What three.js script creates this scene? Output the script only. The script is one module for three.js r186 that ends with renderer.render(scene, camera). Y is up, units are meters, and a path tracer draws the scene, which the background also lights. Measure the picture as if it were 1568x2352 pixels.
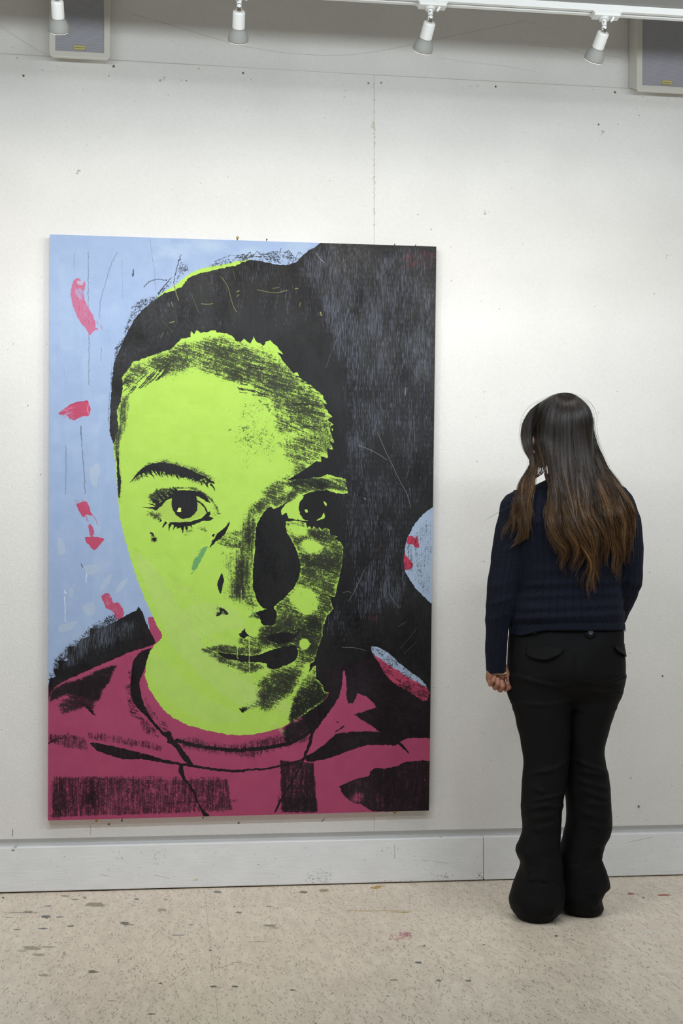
import * as THREE from 'three';
import { RoundedBoxGeometry } from 'three/addons/geometries/RoundedBoxGeometry.js';
import { mergeGeometries } from 'three/addons/utils/BufferGeometryUtils.js';
import { RectAreaLightUniformsLib } from 'three/addons/lights/RectAreaLightUniformsLib.js';

// ------------------------------------------------------------------ camera, lights, exposure
const F = 3000, CX = 784, CY = 1400, TH = Math.atan(F / 23474), EYE = 0.96, DIST = 4.536;
const scene = new THREE.Scene();
scene.background = new THREE.Color(0x000000);
const camera = new THREE.PerspectiveCamera(2 * Math.atan(1176 / F) * 180 / Math.PI, 1568 / 2352, 0.05, 40);
camera.position.set(0, EYE, DIST);
camera.rotation.y = -TH;
camera.setViewOffset(1568, 2352, 0, -224, 1568, 2352);
const renderer = new THREE.WebGLRenderer({ antialias: true });
renderer.toneMapping = THREE.LinearToneMapping;
renderer.toneMappingExposure = 0.9;
renderer.shadowMap.enabled = true;
RectAreaLightUniformsLib.init();
const TUBE_COLOR = new THREE.Color(0.88, 0.945, 1.0), TUBE_SIDE = 62, TUBE_DOWN = 6;
const SPOT_COLOR = new THREE.Color(1.0, 0.955, 0.89), SPOT_POWER = 0.95;

// a photo pixel gives a direction; a known plane gives the distance
const SN = Math.sin(TH), CS = Math.cos(TH);
const ray = (px, py) => { const u = (px - CX) / F, v = (CY - py) / F; return [SN + CS * u, v, -CS + SN * u]; };
const onWall = (px, py, z = 0) => { const d = ray(px, py), t = (DIST - z) / -d[2]; return [d[0] * t, EYE + d[1] * t, z]; };
const onLevel = (px, py, y = 0) => { const d = ray(px, py), t = (y - EYE) / d[1]; return [d[0] * t, y, DIST + d[2] * t]; };

// ------------------------------------------------------------------ helpers
let seed = 12345;
const rnd = () => { seed = (seed + 0x6d2b79f5) | 0; let t = Math.imul(seed ^ (seed >>> 15), 1 | seed); t = (t + Math.imul(t ^ (t >>> 7), 61 | t)) ^ t; return ((t ^ (t >>> 14)) >>> 0) / 4294967296; };
const rr = (a, b) => a + (b - a) * rnd();
const clamp = (x, a = 0, b = 1) => (x < a ? a : x > b ? b : x);
const lerp = (a, b, t) => a + (b - a) * t;
const sstep = (a, b, x) => { const t = clamp((x - a) / (b - a)); return t * t * (3 - 2 * t); };
const hash = (x, y, s) => { let h = (Math.imul(x, 374761393) + Math.imul(y, 668265263) + Math.imul(s, 974711)) | 0; h = Math.imul(h ^ (h >>> 13), 1274126177); return ((h ^ (h >>> 16)) >>> 0) / 4294967296; };
const vn = (x, y, s = 0) => {
  const ix = Math.floor(x), iy = Math.floor(y), fx = x - ix, fy = y - iy, u = fx * fx * (3 - 2 * fx), v = fy * fy * (3 - 2 * fy);
  const a = hash(ix, iy, s), b = hash(ix + 1, iy, s), c = hash(ix, iy + 1, s), d = hash(ix + 1, iy + 1, s);
  return a + (b - a) * u + (c - a) * v + (a - b - c + d) * u * v;
};
const fbm = (x, y, s, o = 3) => { let r = 0, w = 0.5, t = 0; for (let i = 0; i < o; i++) { r += w * vn(x, y, s + i * 17); t += w; x *= 2.03; y *= 2.03; w *= 0.5; } return r / t; };
const makeCanvas = (w, h) => { const c = document.createElement('canvas'); c.width = w; c.height = h; return c; };
function texOf(c, srgb = true, wrap = THREE.RepeatWrapping) {
  const t = new THREE.CanvasTexture(c); if (srgb) t.colorSpace = THREE.SRGBColorSpace;
  t.wrapS = t.wrapT = wrap; t.magFilter = THREE.LinearFilter; return t;
}
function grayTex(w, h, fn, rx = 1, ry = 1) {   // a tiling height or roughness texture, repeat given per metre
  const d = new Uint8Array(w * h * 4);
  for (let y = 0; y < h; y++) for (let x = 0; x < w; x++) { const v = clamp(fn(x / w, y / h, x, y)) * 255, i = (y * w + x) * 4; d[i] = d[i + 1] = d[i + 2] = v; d[i + 3] = 255; }
  const t = new THREE.DataTexture(d, w, h); t.wrapS = t.wrapT = THREE.RepeatWrapping; t.magFilter = THREE.LinearFilter; t.repeat.set(rx, ry); t.needsUpdate = true; return t;
}
const tileNoise = (u, v, n, s) => {            // value noise that tiles on n cells
  const x = u * n, y = v * n, ix = Math.floor(x), iy = Math.floor(y), fx = x - ix, fy = y - iy, a = fx * fx * (3 - 2 * fx), b = fy * fy * (3 - 2 * fy), m = (k) => ((k % n) + n) % n;
  return lerp(lerp(hash(m(ix), m(iy), s), hash(m(ix + 1), m(iy), s), a), lerp(hash(m(ix), m(iy + 1), s), hash(m(ix + 1), m(iy + 1), s), a), b);
};
const names = new Map();
const numbered = (n) => { const k = names.get(n) ?? 0; names.set(n, k + 1); return k ? n + '_' + String(k).padStart(3, '0') : n; };
function mesh(name, geo, mat, parent) {
  const m = new THREE.Mesh(geo, mat); m.name = parent === scene ? numbered(name) : name; m.castShadow = m.receiveShadow = true; parent.add(m); return m;
}
function thing(name, label, category, pos = [0, 0, 0], group) {
  const g = new THREE.Group(); g.name = numbered(name); g.position.set(...pos); g.userData = { label, category }; if (group) g.userData.group = group; scene.add(g); return g;
}
const structure = (name, label, parent = scene) => { const g = new THREE.Group(); g.name = name; g.userData = { kind: 'structure', label, category: name.split('_')[0] }; parent.add(g); return g; };
function boxGeo(x0, x1, y0, y1, z0, z1, r = 0) {
  const g = r ? new RoundedBoxGeometry(x1 - x0, y1 - y0, z1 - z0, 3, r) : new THREE.BoxGeometry(x1 - x0, y1 - y0, z1 - z0);
  g.translate((x0 + x1) / 2, (y0 + y1) / 2, (z0 + z1) / 2); return g;
}
function planarUV(g, a, b) {                   // uv in metres, axes 0 1 2
  const p = g.attributes.position, uv = new Float32Array(p.count * 2);
  for (let i = 0; i < p.count; i++) { uv[i * 2] = p.getComponent(i, a); uv[i * 2 + 1] = p.getComponent(i, b); }
  g.setAttribute('uv', new THREE.BufferAttribute(uv, 2)); return g;
}

// ------------------------------------------------------------------ wall materials
const WX0 = -0.75, WX1 = 2.05, WH = 3.5;       // the area of the wall that carries its own marks
const wallCanvas = makeCanvas(1640, 2048);
{
  const g = wallCanvas.getContext('2d'), W = 1640, H = 2048, sx = W / (WX1 - WX0), sy = H / WH;
  const T = (px, py) => { const p = onWall(px, py); return [(p[0] - WX0) * sx, H - p[1] * sy]; };
  const im = g.createImageData(W, H);
  for (let y = 0; y < H; y++) for (let x = 0; x < W; x++) {
    const n = (fbm(x / 90, y / 90, 3, 3) - 0.5) * 7 + (vn(x / 2.2, y / 2.2, 9) - 0.5) * 5, i = (y * W + x) * 4;
    im.data[i] = 231 + n; im.data[i + 1] = 230 + n; im.data[i + 2] = 227 + n; im.data[i + 3] = 255;
  }
  g.putImageData(im, 0, 0);
  const dot = (px, py, r, c = '#3a3733', a = 1) => { const p = T(px, py); g.globalAlpha = a; g.fillStyle = c; g.beginPath(); g.ellipse(p[0], p[1], r, r * rr(0.8, 1.2), rr(0, 3), 0, 7); g.fill(); g.globalAlpha = 1; };
  const ringed = (px, py, R) => { const r = R * 0.75; dot(px, py, r * 1.7, '#cfccc4', 0.8); for (let k = 0; k < 5; k++) dot(px + rr(-r, r) * 1.4, py + rr(-r, r) * 1.4, r * 0.35, '#4a463f', 0.6); dot(px, py, r * 0.8, '#1d1b19'); };
  const line = (pts, w, c, a = 1) => { g.globalAlpha = a; g.strokeStyle = c; g.lineWidth = w; g.lineCap = 'round'; g.beginPath(); pts.forEach((q, i) => { const p = T(...q); i ? g.lineTo(...p) : g.moveTo(...p); }); g.stroke(); g.globalAlpha = 1; };
  // screw holes along the top of the boards, nail holes, chips
  for (const [x, y, r] of [[261, 152, 2.6], [558, 168, 2.4], [846, 191, 2], [1138, 199, 2.2], [1412, 212, 2.4], [875, 190, 1.7], [54, 174, 2.6], [1374, 286, 2], [1209, 1881, 2.6], [1466, 1853, 2.8], [1521, 1553, 2.2], [548, 1890, 2.2], [250, 1893, 2.2]]) ringed(x, y, r);
  for (const [x, y] of [[39, 133], [98, 161], [129, 152], [190, 206], [241, 146], [256, 147], [250, 174], [416, 184], [428, 185], [387, 218], [456, 158], [576, 182], [793, 208], [790, 222], [891, 187], [1051, 219], [1080, 198], [1096, 198], [1146, 709], [1200, 560], [1362, 206], [1475, 222], [1534, 227], [1462, 250], [1468, 265], [523, 406], [664, 1890], [1419, 286], [1035, 567], [1502, 675], [1366, 704], [959, 493], [990, 527], [1036, 645], [30, 790], [64, 932], [93, 1090], [1532, 587], [1540, 585], [1529, 592], [1112, 900], [1093, 958], [1095, 1060], [1374, 948], [1493, 1162], [1110, 1290], [1491, 1315], [1450, 1788], [1447, 1786]]) dot(x, y, rr(0.6, 1.05), '#4b4741', rr(0.6, 1));
  for (let k = 0; k < 260; k++) dot(rr(0, 1568), rr(230, 1900), rr(0.4, 0.9), '#77726a', rr(0.25, 0.7));
  // grey filler marks, bare patches
  for (const [x, y, w, h] of [[372, 182, 9, 4], [285, 1088, 5, 5], [180, 396, 4, 4], [1118, 490, 6, 5], [1384, 303, 4, 6]]) for (let k = 0; k < 5; k++) dot(x + rr(-w, w), y + rr(-h, h), rr(1.2, 2.6), '#a9a49a', 0.55);
  // hairline cracks and pencil lines on the upper wall
  line([[300, 30], [380, 52], [470, 80], [560, 105], [650, 120], [740, 126], [800, 125], [860, 118], [930, 105], [1020, 85], [1140, 60], [1210, 46]], 1.0, '#8f8a80', 0.35);
  line([[1000, 130], [1080, 142], [1150, 149], [1230, 163]], 0.9, '#9a958b', 0.3);
  line([[1220, 103], [1290, 108], [1340, 122], [1430, 130]], 0.9, '#9a958b', 0.32);
  line([[0, 55], [40, 85], [80, 110], [112, 124]], 0.9, '#9a958b', 0.32); line([[0, 62], [50, 92], [105, 126]], 0.7, '#9a958b', 0.4);
  for (let k = 0; k < 12; k++) { const x = rr(0, 1500), y = rr(10, 120); line([[x, y], [x + rr(5, 16), y + rr(-4, 6)]], 0.7, '#8f8a80', 0.4); }
  line([[0, 121.5], [392, 144], [784, 167.5], [1176, 189], [1568, 209.5]], 1.1, '#a59f90', 0.7);   // dirt caught in the joint above the boards
  // filler smeared along the vertical joint
  for (let k = 0; k < 60; k++) { const y = rr(180, 520); dot(859 + rr(-2.5, 2.5), y, rr(0.8, 2.2), '#c4bfb2', 0.5); }
  dot(856, 290, 4, '#cfc9b4', 0.8); dot(857, 282, 3, '#cfc9b4', 0.8);
  // scuffs low down
  for (let k = 0; k < 26; k++) { const x = rr(990, 1568), y = rr(1500, 1900); line([[x, y], [x + rr(-6, 6), y + rr(-3, 3)]], 0.9, '#8d887f', 0.5); }
  line([[29, 1905], [29, 1921]], 1.3, '#5c564e', 0.8); line([[208, 1895], [208, 1920]], 0.8, '#8d877e', 0.8); line([[738, 1888], [745, 1880]], 1.2, '#3b3632', 0.9);
}
const wallMap = texOf(wallCanvas);
wallMap.repeat.set(1 / (WX1 - WX0), 1 / WH); wallMap.offset.set(-WX0 / (WX1 - WX0), 0);
const stipple = (rep) => grayTex(512, 512, (u, v) => 0.42 * tileNoise(u, v, 100, 1) + 0.38 * tileNoise(u, v, 170, 2) + 0.2 * tileNoise(u, v, 40, 4), rep, rep);
const stippleMap = stipple(1 / 0.34);
const M = {};
M.wall = new THREE.MeshStandardMaterial({ map: wallMap, roughness: 0.72, bumpMap: stippleMap, bumpScale: 0.001 });
M.upper = new THREE.MeshStandardMaterial({ map: wallMap, roughness: 0.8, bumpMap: stippleMap, bumpScale: 0.0004 });
M.plainWhite = new THREE.MeshStandardMaterial({ color: 0xefeeea, roughness: 0.8 });
M.grey = new THREE.MeshStandardMaterial({ color: 0x8a8a87, roughness: 0.75, bumpMap: stippleMap, bumpScale: 0.0004 });

// ------------------------------------------------------------------ room
const RX0 = -3.0, RX1 = 4.0, RZ1 = 7.6, SOF = 2.622, SOFZ = 1.01, CEIL = 3.55;
{
  const w = structure('wall_back', 'white painted gallery wall of boards with plaster above');
  const seamY = onWall(784, 167)[1], seamX = onWall(859, 400)[0], botY = onWall(784, 1911)[1];
  mesh('plaster', planarUV(boxGeo(RX0, RX1, seamY + 0.0015, CEIL, -0.2, -0.005), 0, 1), M.upper, w);
  const bx = [RX0, seamX - 2.44, seamX, seamX + 2.44, RX1].filter((x) => x >= RX0 && x <= RX1);
  for (let i = 0; i + 1 < bx.length; i++) mesh('board', planarUV(boxGeo(bx[i] + 0.0003, bx[i + 1] - 0.0003, botY, seamY, -0.02, 0, 0.0006), 0, 1), M.wall, w);
  mesh('batten', planarUV(boxGeo(RX0, RX1, 0, seamY, -0.2, -0.02), 0, 1), M.upper, w);
  const side = (name, label, x0, x1, z0, z1) => { const s = structure(name, label); mesh('plaster', boxGeo(x0, x1, 0, CEIL, z0, z1), M.plainWhite, s); };
  side('wall_left', 'white side wall of the room', RX0 - 0.15, RX0, -0.2, RZ1 + 0.15);
  side('wall_right', 'white side wall at the far end of the room', RX1, RX1 + 0.15, -0.2, RZ1 + 0.15);
  side('wall_front', 'white wall facing the painting', RX0, RX1, RZ1, RZ1 + 0.15);
  const c = structure('ceiling', 'white ceiling with lowered grey soffit');
  mesh('upper_slab', boxGeo(RX0 - 0.15, RX1 + 0.15, CEIL, CEIL + 0.12, -0.2, RZ1 + 0.15), M.plainWhite, c);
  // the lowered part carries the track; its underside is made of long panels
  const jz = onLevel(1330, 12, SOF)[2];
  mesh('soffit_edge', planarUV(boxGeo(RX0, RX1, SOF, SOF + 0.25, SOFZ, jz - 0.0015), 0, 2), M.grey, c);
  for (let z = jz; z < RZ1 - 0.1; z += 1.22) mesh('soffit_panel', planarUV(boxGeo(RX0, RX1, SOF, SOF + 0.25, z + 0.0015, Math.min(RZ1, z + 1.22) - 0.0015), 0, 2), M.grey, c);
  mesh('fascia', boxGeo(RX0, RX1, SOF + 0.25, CEIL, SOFZ, SOFZ + 0.03), M.plainWhite, c);
}
// baseboard: two painted boards butted together, standing a little off the floor
const bbCanvas = makeCanvas(2048, 160), BB_Z = 0.018, bbTop = onWall(784, 1929, BB_Z)[1];
{
  const g = bbCanvas.getContext('2d'), im = g.createImageData(2048, 160);
  for (let y = 0; y < 160; y++) for (let x = 0; x < 2048; x++) {
    const n = (vn(x / 60, y / 2.2, 5) - 0.5) * 3 + (fbm(x / 40, y / 30, 6, 3) - 0.5) * 10, i = (y * 2048 + x) * 4;
    im.data[i] = 238 + n; im.data[i + 1] = 240 + n; im.data[i + 2] = 243 + n; im.data[i + 3] = 255;
  }
  g.putImageData(im, 0, 0);
  const T = (px, py) => { const p = onWall(px, py, BB_Z); return [(p[0] - WX0) / (WX1 - WX0) * 2048, 160 - p[1] / bbTop * 160]; };
  const blot = (px, py, w, h, c, a) => { const p = T(px, py); g.globalAlpha = a; g.fillStyle = c; g.beginPath(); g.ellipse(p[0], p[1], w, h, rr(-0.3, 0.3), 0, 7); g.fill(); g.globalAlpha = 1; };
  for (let k = 0; k < 150; k++) blot(rr(0, 1568), rr(1945, 2035), rr(0.5, 1.2), rr(0.5, 1.3), '#55504a', rr(0.3, 0.9));
  for (let k = 0; k < 70; k++) blot(rr(700, 760), rr(2000, 2030), rr(0.5, 1.4), rr(0.5, 1.4), '#33302c', rr(0.4, 0.9));
  for (let k = 0; k < 30; k++) blot(rr(990, 1030), rr(2005, 2026), rr(0.6, 3), rr(0.5, 1.5), '#4a3f42', rr(0.2, 0.6));
  for (let k = 0; k < 22; k++) blot(rr(860, 960), rr(2021, 2027), rr(1, 5), rr(0.5, 1.4), '#a35f72', rr(0.2, 0.5));
  for (let k = 0; k < 16; k++) blot(rr(1095, 1110), rr(2005, 2024), rr(0.6, 2), rr(0.6, 2), '#3c3833', rr(0.4, 0.8));
  for (let k = 0; k < 14; k++) blot(rr(352, 380), rr(1950, 1985), rr(1, 3), rr(1, 5), '#a99a92', 0.25);
  for (let k = 0; k < 10; k++) blot(rr(260, 290), rr(1955, 1978), rr(1, 3), rr(1, 4), '#a9a29c', 0.25);
  blot(30, 1953, 4, 3, '#6d675f', 0.7); blot(34, 1947, 5, 2, '#8d867c', 0.6);
  blot(449, 2019, 6, 3, '#efe9d2', 1); blot(452, 2021, 3, 1.5, '#8a8577', 0.7); blot(446, 2022, 4, 1, '#c9bf97', 0.8);
  blot(875, 1953, 5, 4, '#f4f4f2', 1); blot(877, 1954, 2, 2, '#a8a6a2', 1);
  g.strokeStyle = '#7d7871'; g.lineWidth = 1; g.globalAlpha = 0.7;
  for (const pts of [[[906, 1940], [906, 1972]], [[230, 2008], [250, 2013]], [[355, 2010], [390, 2018]], [[995, 1979], [1030, 1983]], [[970, 1975], [985, 1979]], [[1440, 1935], [1500, 1922]]]) { g.beginPath(); pts.forEach((q, i) => { const p = T(...q); i ? g.lineTo(...p) : g.moveTo(...p); }); g.stroke(); }
  g.globalAlpha = 1;
}
const bbMap = texOf(bbCanvas);
bbMap.repeat.set(1 / (WX1 - WX0), 1 / bbTop); bbMap.offset.set(-WX0 / (WX1 - WX0), 0);
M.baseboard = new THREE.MeshStandardMaterial({ map: bbMap, roughness: 0.45, bumpMap: grayTex(256, 256, (u, v) => 0.6 * tileNoise(u * 0.25, v, 64, 1) + 0.4 * tileNoise(u, v, 24, 2), 1 / 0.5, 1 / 0.12), bumpScale: 0.0004 });
{
  const b = structure('baseboard_back', 'white painted baseboard scuffed and speckled with paint');
  const jx = onWall(1111, 1980, BB_Z)[0];
  for (const [x0, x1] of [[RX0, jx - 0.0008], [jx + 0.0008, RX1]]) {
    const lift = (x) => clamp(lerp(0.0065, 0.0022, (x + 0.6) / 2.4), 0.0022, 0.0065), s = new THREE.Shape();
    const g = boxGeo(x0, x1, 0, bbTop, -0.02, BB_Z, 0.005), p = g.attributes.position;
    for (let i = 0; i < p.count; i++) if (p.getY(i) < 0.02) p.setY(i, p.getY(i) + lift(p.getX(i)));
    mesh('plank', planarUV(g, 0, 1), M.baseboard, b);
  }
}

// ------------------------------------------------------------------ floor: linoleum sheets with flecks, stains and dried paint
const FX0 = -0.95, FX1 = 2.05, FZ = 1.9, floorCanvas = makeCanvas(2048, 1400);
{
  const g = floorCanvas.getContext('2d'), W = 2048, H = 1400, sx = W / (FX1 - FX0), sz = H / FZ, im = g.createImageData(W, H);
  for (let y = 0; y < H; y++) for (let x = 0; x < W; x++) {
    const n = (fbm(x / 10, y / 44, 21, 3) - 0.5) * 26 + (fbm(x / 150, y / 150, 23, 3) - 0.5) * 12 + (vn(x / 1.5, y / 3, 27) - 0.5) * 14, i = (y * W + x) * 4;
    im.data[i] = 237 + n; im.data[i + 1] = 223 + n; im.data[i + 2] = 205 + n * 0.95; im.data[i + 3] = 255;
  }
  g.putImageData(im, 0, 0);
  g.lineCap = 'round';
  for (let k = 0; k < 30000; k++) {            // flecks pressed into the linoleum, running away from the wall
    const x = rr(0, W), y = rr(0, H), l = rr(3, 15) * (rnd() < 0.15 ? 1.7 : 1), a = rr(-0.35, 0.35), t = rnd();
    g.strokeStyle = t < 0.42 ? '#86745f' : t < 0.62 ? '#65574a' : t < 0.72 ? '#48423c' : '#e2d8c8'; g.lineWidth = rr(0.5, 1.4); g.globalAlpha = rr(0.25, 0.75);
    g.beginPath(); g.moveTo(x, y); g.lineTo(x + Math.sin(a) * l * 0.35 + rr(-1, 1), y + l * 0.5); g.lineTo(x + Math.sin(a) * l, y + Math.cos(a) * l); g.stroke();
  }
  const T = (px, py) => { const p = onLevel(px, py); return [(p[0] - FX0) * sx, p[2] * sz]; };
  const splat = (px, py, w, h, c, a = 0.85, rag = 0.25) => {   // centre and half size in photo pixels, laid on the floor
    g.globalAlpha = a; g.fillStyle = c; g.beginPath();
    for (let k = 0; k <= 22; k++) { const t = k / 22 * 6.2832, q = 1 + (hash(k % 22, Math.round(px), 5) - 0.5) * 2 * rag, p = T(px + Math.cos(t) * w * q, py + Math.sin(t) * h * q); k ? g.lineTo(...p) : g.moveTo(...p); }
    g.fill(); g.globalAlpha = 1;
  };
  const scat = (px, py, w, h, n, c, a) => { for (let k = 0; k < n; k++) splat(px + rr(-w, w), py + rr(-h, h), rr(1, 5), rr(0.5, 1.6), c, rr(0.3, 1) * a, 0.4); };
  scat(690, 2060, 120, 26, 160, '#b98d4d', 0.22); scat(820, 2070, 80, 30, 120, '#b98d4d', 0.24); scat(1060, 2080, 110, 35, 120, '#a8885a', 0.14);
  scat(920, 2150, 26, 9, 60, '#b0506c', 0.4); scat(930, 2147, 12, 4, 30, '#9c3b58', 0.5); scat(900, 2180, 40, 6, 40, '#b9708a', 0.2); scat(810, 2140, 30, 10, 30, '#c08a9a', 0.15);
  for (const [x, y, w, h, c, a] of [
    [217, 2078, 24, 5, '#8b8168', 0.8], [372, 2090, 10, 3.5, '#8d866c', 0.7], [287, 2121, 10, 4, '#6c675a', 0.9], [297, 2124, 12, 1.2, '#6c675a', 0.7], [65, 2095, 12, 3, '#6f6a55', 0.7], [50, 2096, 40, 1.2, '#756d5c', 0.5],
    [105, 2106, 9, 4, '#4c4c55', 0.85], [137, 2106, 8, 1.4, '#4f5068', 0.8], [110, 2081, 9, 1.5, '#55567c', 0.7], [98, 2133, 11, 1.8, '#494954', 0.85], [162, 2127, 8, 1.8, '#4a4a50', 0.85], [38, 2135, 9, 1.4, '#54524f', 0.7], [20, 2107, 10, 1, '#66605a', 0.6],
    [150, 2058, 12, 2, '#8a7a50', 0.7], [172, 2066, 8, 1.6, '#6d6a58', 0.7], [195, 2062, 4, 2.6, '#5e5c50', 0.7], [314, 2065, 6, 2, '#4c4f55', 0.8], [380, 2066, 5, 2, '#8a7f55', 0.7], [500, 2049, 10, 3, '#5d6063', 0.8], [548, 2096, 7, 2, '#56555c', 0.8], [538, 2082, 3, 1.5, '#55504a', 0.7],
    [620, 2126, 14, 3, '#7b766a', 0.7], [632, 2131, 10, 2, '#8a8478', 0.5], [697, 2049, 9, 3, '#6b5d2e', 0.9], [745, 2045, 11, 3.5, '#7d6a3a', 0.7], [617, 2082, 8, 1.5, '#77705c', 0.7], [863, 2039, 11, 3.4, '#b98f1f', 0.9], [870, 2036, 8, 2, '#b98f1f', 0.8],
    [212, 2232, 11, 3.4, '#6f6c58', 0.85], [222, 2233, 9, 1.3, '#6f6c58', 0.7], [100, 2240, 12, 3, '#8e8974', 0.7], [72, 2178, 20, 5, '#8c8672', 0.75], [90, 2193, 14, 3.5, '#8c8672', 0.65], [110, 2175, 18, 2.4, '#8c8672', 0.6], [50, 2184, 12, 3, '#9a937f', 0.5], [148, 2190, 4, 5, '#8d8878', 0.5],
    [489, 2266, 7, 2.2, '#52605e', 0.8], [540, 2266, 8, 2.4, '#566663', 0.85], [671, 2274, 6, 2, '#55605d', 0.8], [483, 2183, 4, 1.6, '#55566b', 0.7], [960, 2211, 9, 2.4, '#555d5a', 0.85], [1007, 2252, 6, 2.4, '#5c6c66', 0.8], [1076, 2253, 7, 2.6, '#566660', 0.8], [905, 2251, 12, 2, '#7d7b70', 0.6], [891, 2288, 5, 2, '#77827c', 0.6],
    [1448, 2053, 8, 2.6, '#9c4a37', 0.9], [1524, 2056, 15, 2.2, '#a5503a', 0.9], [1477, 2062, 2.5, 2, '#4a443d', 0.9], [1277, 2150, 4, 2, '#5f5a53', 0.8], [974, 2172, 2, 2, '#3d3935', 0.9], [1111, 2170, 3, 1, '#3d3935', 0.9], [1488, 2222, 4, 1.5, '#8c8270', 0.6], [918, 2094, 26, 3, '#a88a3c', 0.3], [930, 2096, 12, 1.4, '#a88a3c', 0.6], [860, 2092, 60, 1.3, '#a88a3c', 0.35], [440, 2124, 6, 0.9, '#4d4a72', 0.8], [410, 2148, 14, 1, '#4d4a72', 0.5],
    [368, 2259, 5, 1.6, '#4e4a44', 0.8], [348, 2329, 10, 1.6, '#4e4a44', 0.8], [257, 2299, 12, 1, '#5e584f', 0.6], [7, 2062, 3, 2, '#2e2b29', 0.9], [595, 2163, 28, 0.8, '#7d7469', 0.6]]) splat(x, y, w, h, c, a, 0.3);
  g.globalAlpha = 0.95; g.strokeStyle = '#e9e6dc';             // a squiggle of dried white paint
  for (const [pts, w] of [[[[1452, 2140], [1462, 2136], [1478, 2138], [1490, 2142], [1505, 2139], [1516, 2141]], 3], [[[1452, 2140], [1460, 2143], [1490, 2145], [1517, 2146]], 2.4], [[[1495, 2140], [1530, 2141], [1556, 2135]], 1]]) { g.lineWidth = w * 1.6; g.beginPath(); pts.forEach((q, i) => { const p = T(...q); i ? g.lineTo(...p) : g.moveTo(...p); }); g.stroke(); }
  g.strokeStyle = '#6f6a32'; g.lineWidth = 2; g.globalAlpha = 0.7;
  for (let k = 0; k < 12; k++) { const t = k / 12, p = T(500 + t * 55 + rr(-3, 3), 2224 - t * 17 + rr(-1, 1)), q = T(500 + t * 55 + rr(2, 8), 2224 - t * 17 + rr(-2, 1)); g.beginPath(); g.moveTo(...p); g.lineTo(...q); g.stroke(); }
  g.globalAlpha = 1;
}
const floorMap = texOf(floorCanvas, true, THREE.MirroredRepeatWrapping);
floorMap.repeat.set(1 / (FX1 - FX0), -1 / FZ); floorMap.offset.set(-FX0 / (FX1 - FX0), 1);
M.floor = new THREE.MeshStandardMaterial({ map: floorMap, roughness: 0.42, roughnessMap: grayTex(256, 256, (u, v) => 0.75 + 0.25 * tileNoise(u, v, 30, 3), 2, 2), bumpMap: grayTex(512, 512, (u, v) => 0.5 * tileNoise(u, v * 0.5, 120, 5) + 0.5 * tileNoise(u, v, 30, 6), 2, 2), bumpScale: 0.0004 });
{
  const f = structure('floor', 'worn beige flecked linoleum floor with paint spots');
  const sxx = onLevel(486, 2200)[0], szz = onLevel(200, 2090)[2];
  for (const [x0, x1] of [[RX0, sxx - 0.0002], [sxx + 0.0002, RX1]]) for (const [z0, z1] of [[0.0, szz - 0.0005], [szz + 0.0005, RZ1]]) mesh('linoleum_sheet', planarUV(boxGeo(x0, x1, -0.004, 0, z0, z1), 0, 2), M.floor, f);
  mesh('subfloor', boxGeo(RX0 - 0.15, RX1 + 0.15, -0.15, -0.004, -0.2, RZ1 + 0.15), new THREE.MeshStandardMaterial({ color: 0x8a7f70, roughness: 0.9 }), f);
}
// ------------------------------------------------------------------ hanging tube luminaires (over and behind the viewer)
M.whiteMetal = new THREE.MeshStandardMaterial({ color: 0xd4d4d0, roughness: 0.38 });
M.diffuser = new THREE.MeshStandardMaterial({ color: 0xf4f4f4, roughness: 0.5, emissive: TUBE_COLOR, emissiveIntensity: 1.2 });
const LUM_LABELS = ['hanging tube luminaire over the floor before the painting', 'hanging tube luminaire over the floor behind the woman', 'hanging tube luminaire deeper in the room on the painting side', 'hanging tube luminaire deeper in the room on the woman side'];
[[-0.35, 2.2, 2.2], [1.6, 2.2, 2.2], [-0.5, 3.2, 2.22], [1.9, 3.2, 2.22]].forEach(([x, z, y], i) => {
  const L = 1.5, t = thing('tube_luminaire', LUM_LABELS[i], 'ceiling lamp', [x, y, z], 'hanging tube luminaires');
  mesh('housing', boxGeo(-L / 2, L / 2, 0.07, 0.1, -0.07, 0.07, 0.008), M.whiteMetal, t);
  mesh('lamp_diffuser', boxGeo(-L / 2 + 0.01, L / 2 - 0.01, 0, 0.07, -0.06, 0.06, 0.01), M.diffuser, t);
  for (const s of [-1, 1]) { const g = new THREE.CylinderGeometry(0.003, 0.003, SOF - y - 0.1, 8); g.translate(s * 0.6, (SOF - y - 0.1) / 2 + 0.1, 0); mesh('rod', g, M.whiteMetal, t); }
  for (const [px, py, pz, rx, w, h, k] of [[0, 0.035, -0.0625, 0, L - 0.04, 0.06, TUBE_SIDE], [0, 0.035, 0.0625, Math.PI, L - 0.04, 0.06, TUBE_SIDE], [0, -0.0025, 0, -Math.PI / 2, L - 0.04, 0.11, TUBE_DOWN]]) {
    const l = new THREE.RectAreaLight(TUBE_COLOR, i < 2 ? k : k * 0.42, w, h); l.position.set(px, py, pz); l.rotation.x = rx; l.name = 'tube_glow'; t.add(l);
  }
});

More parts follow.
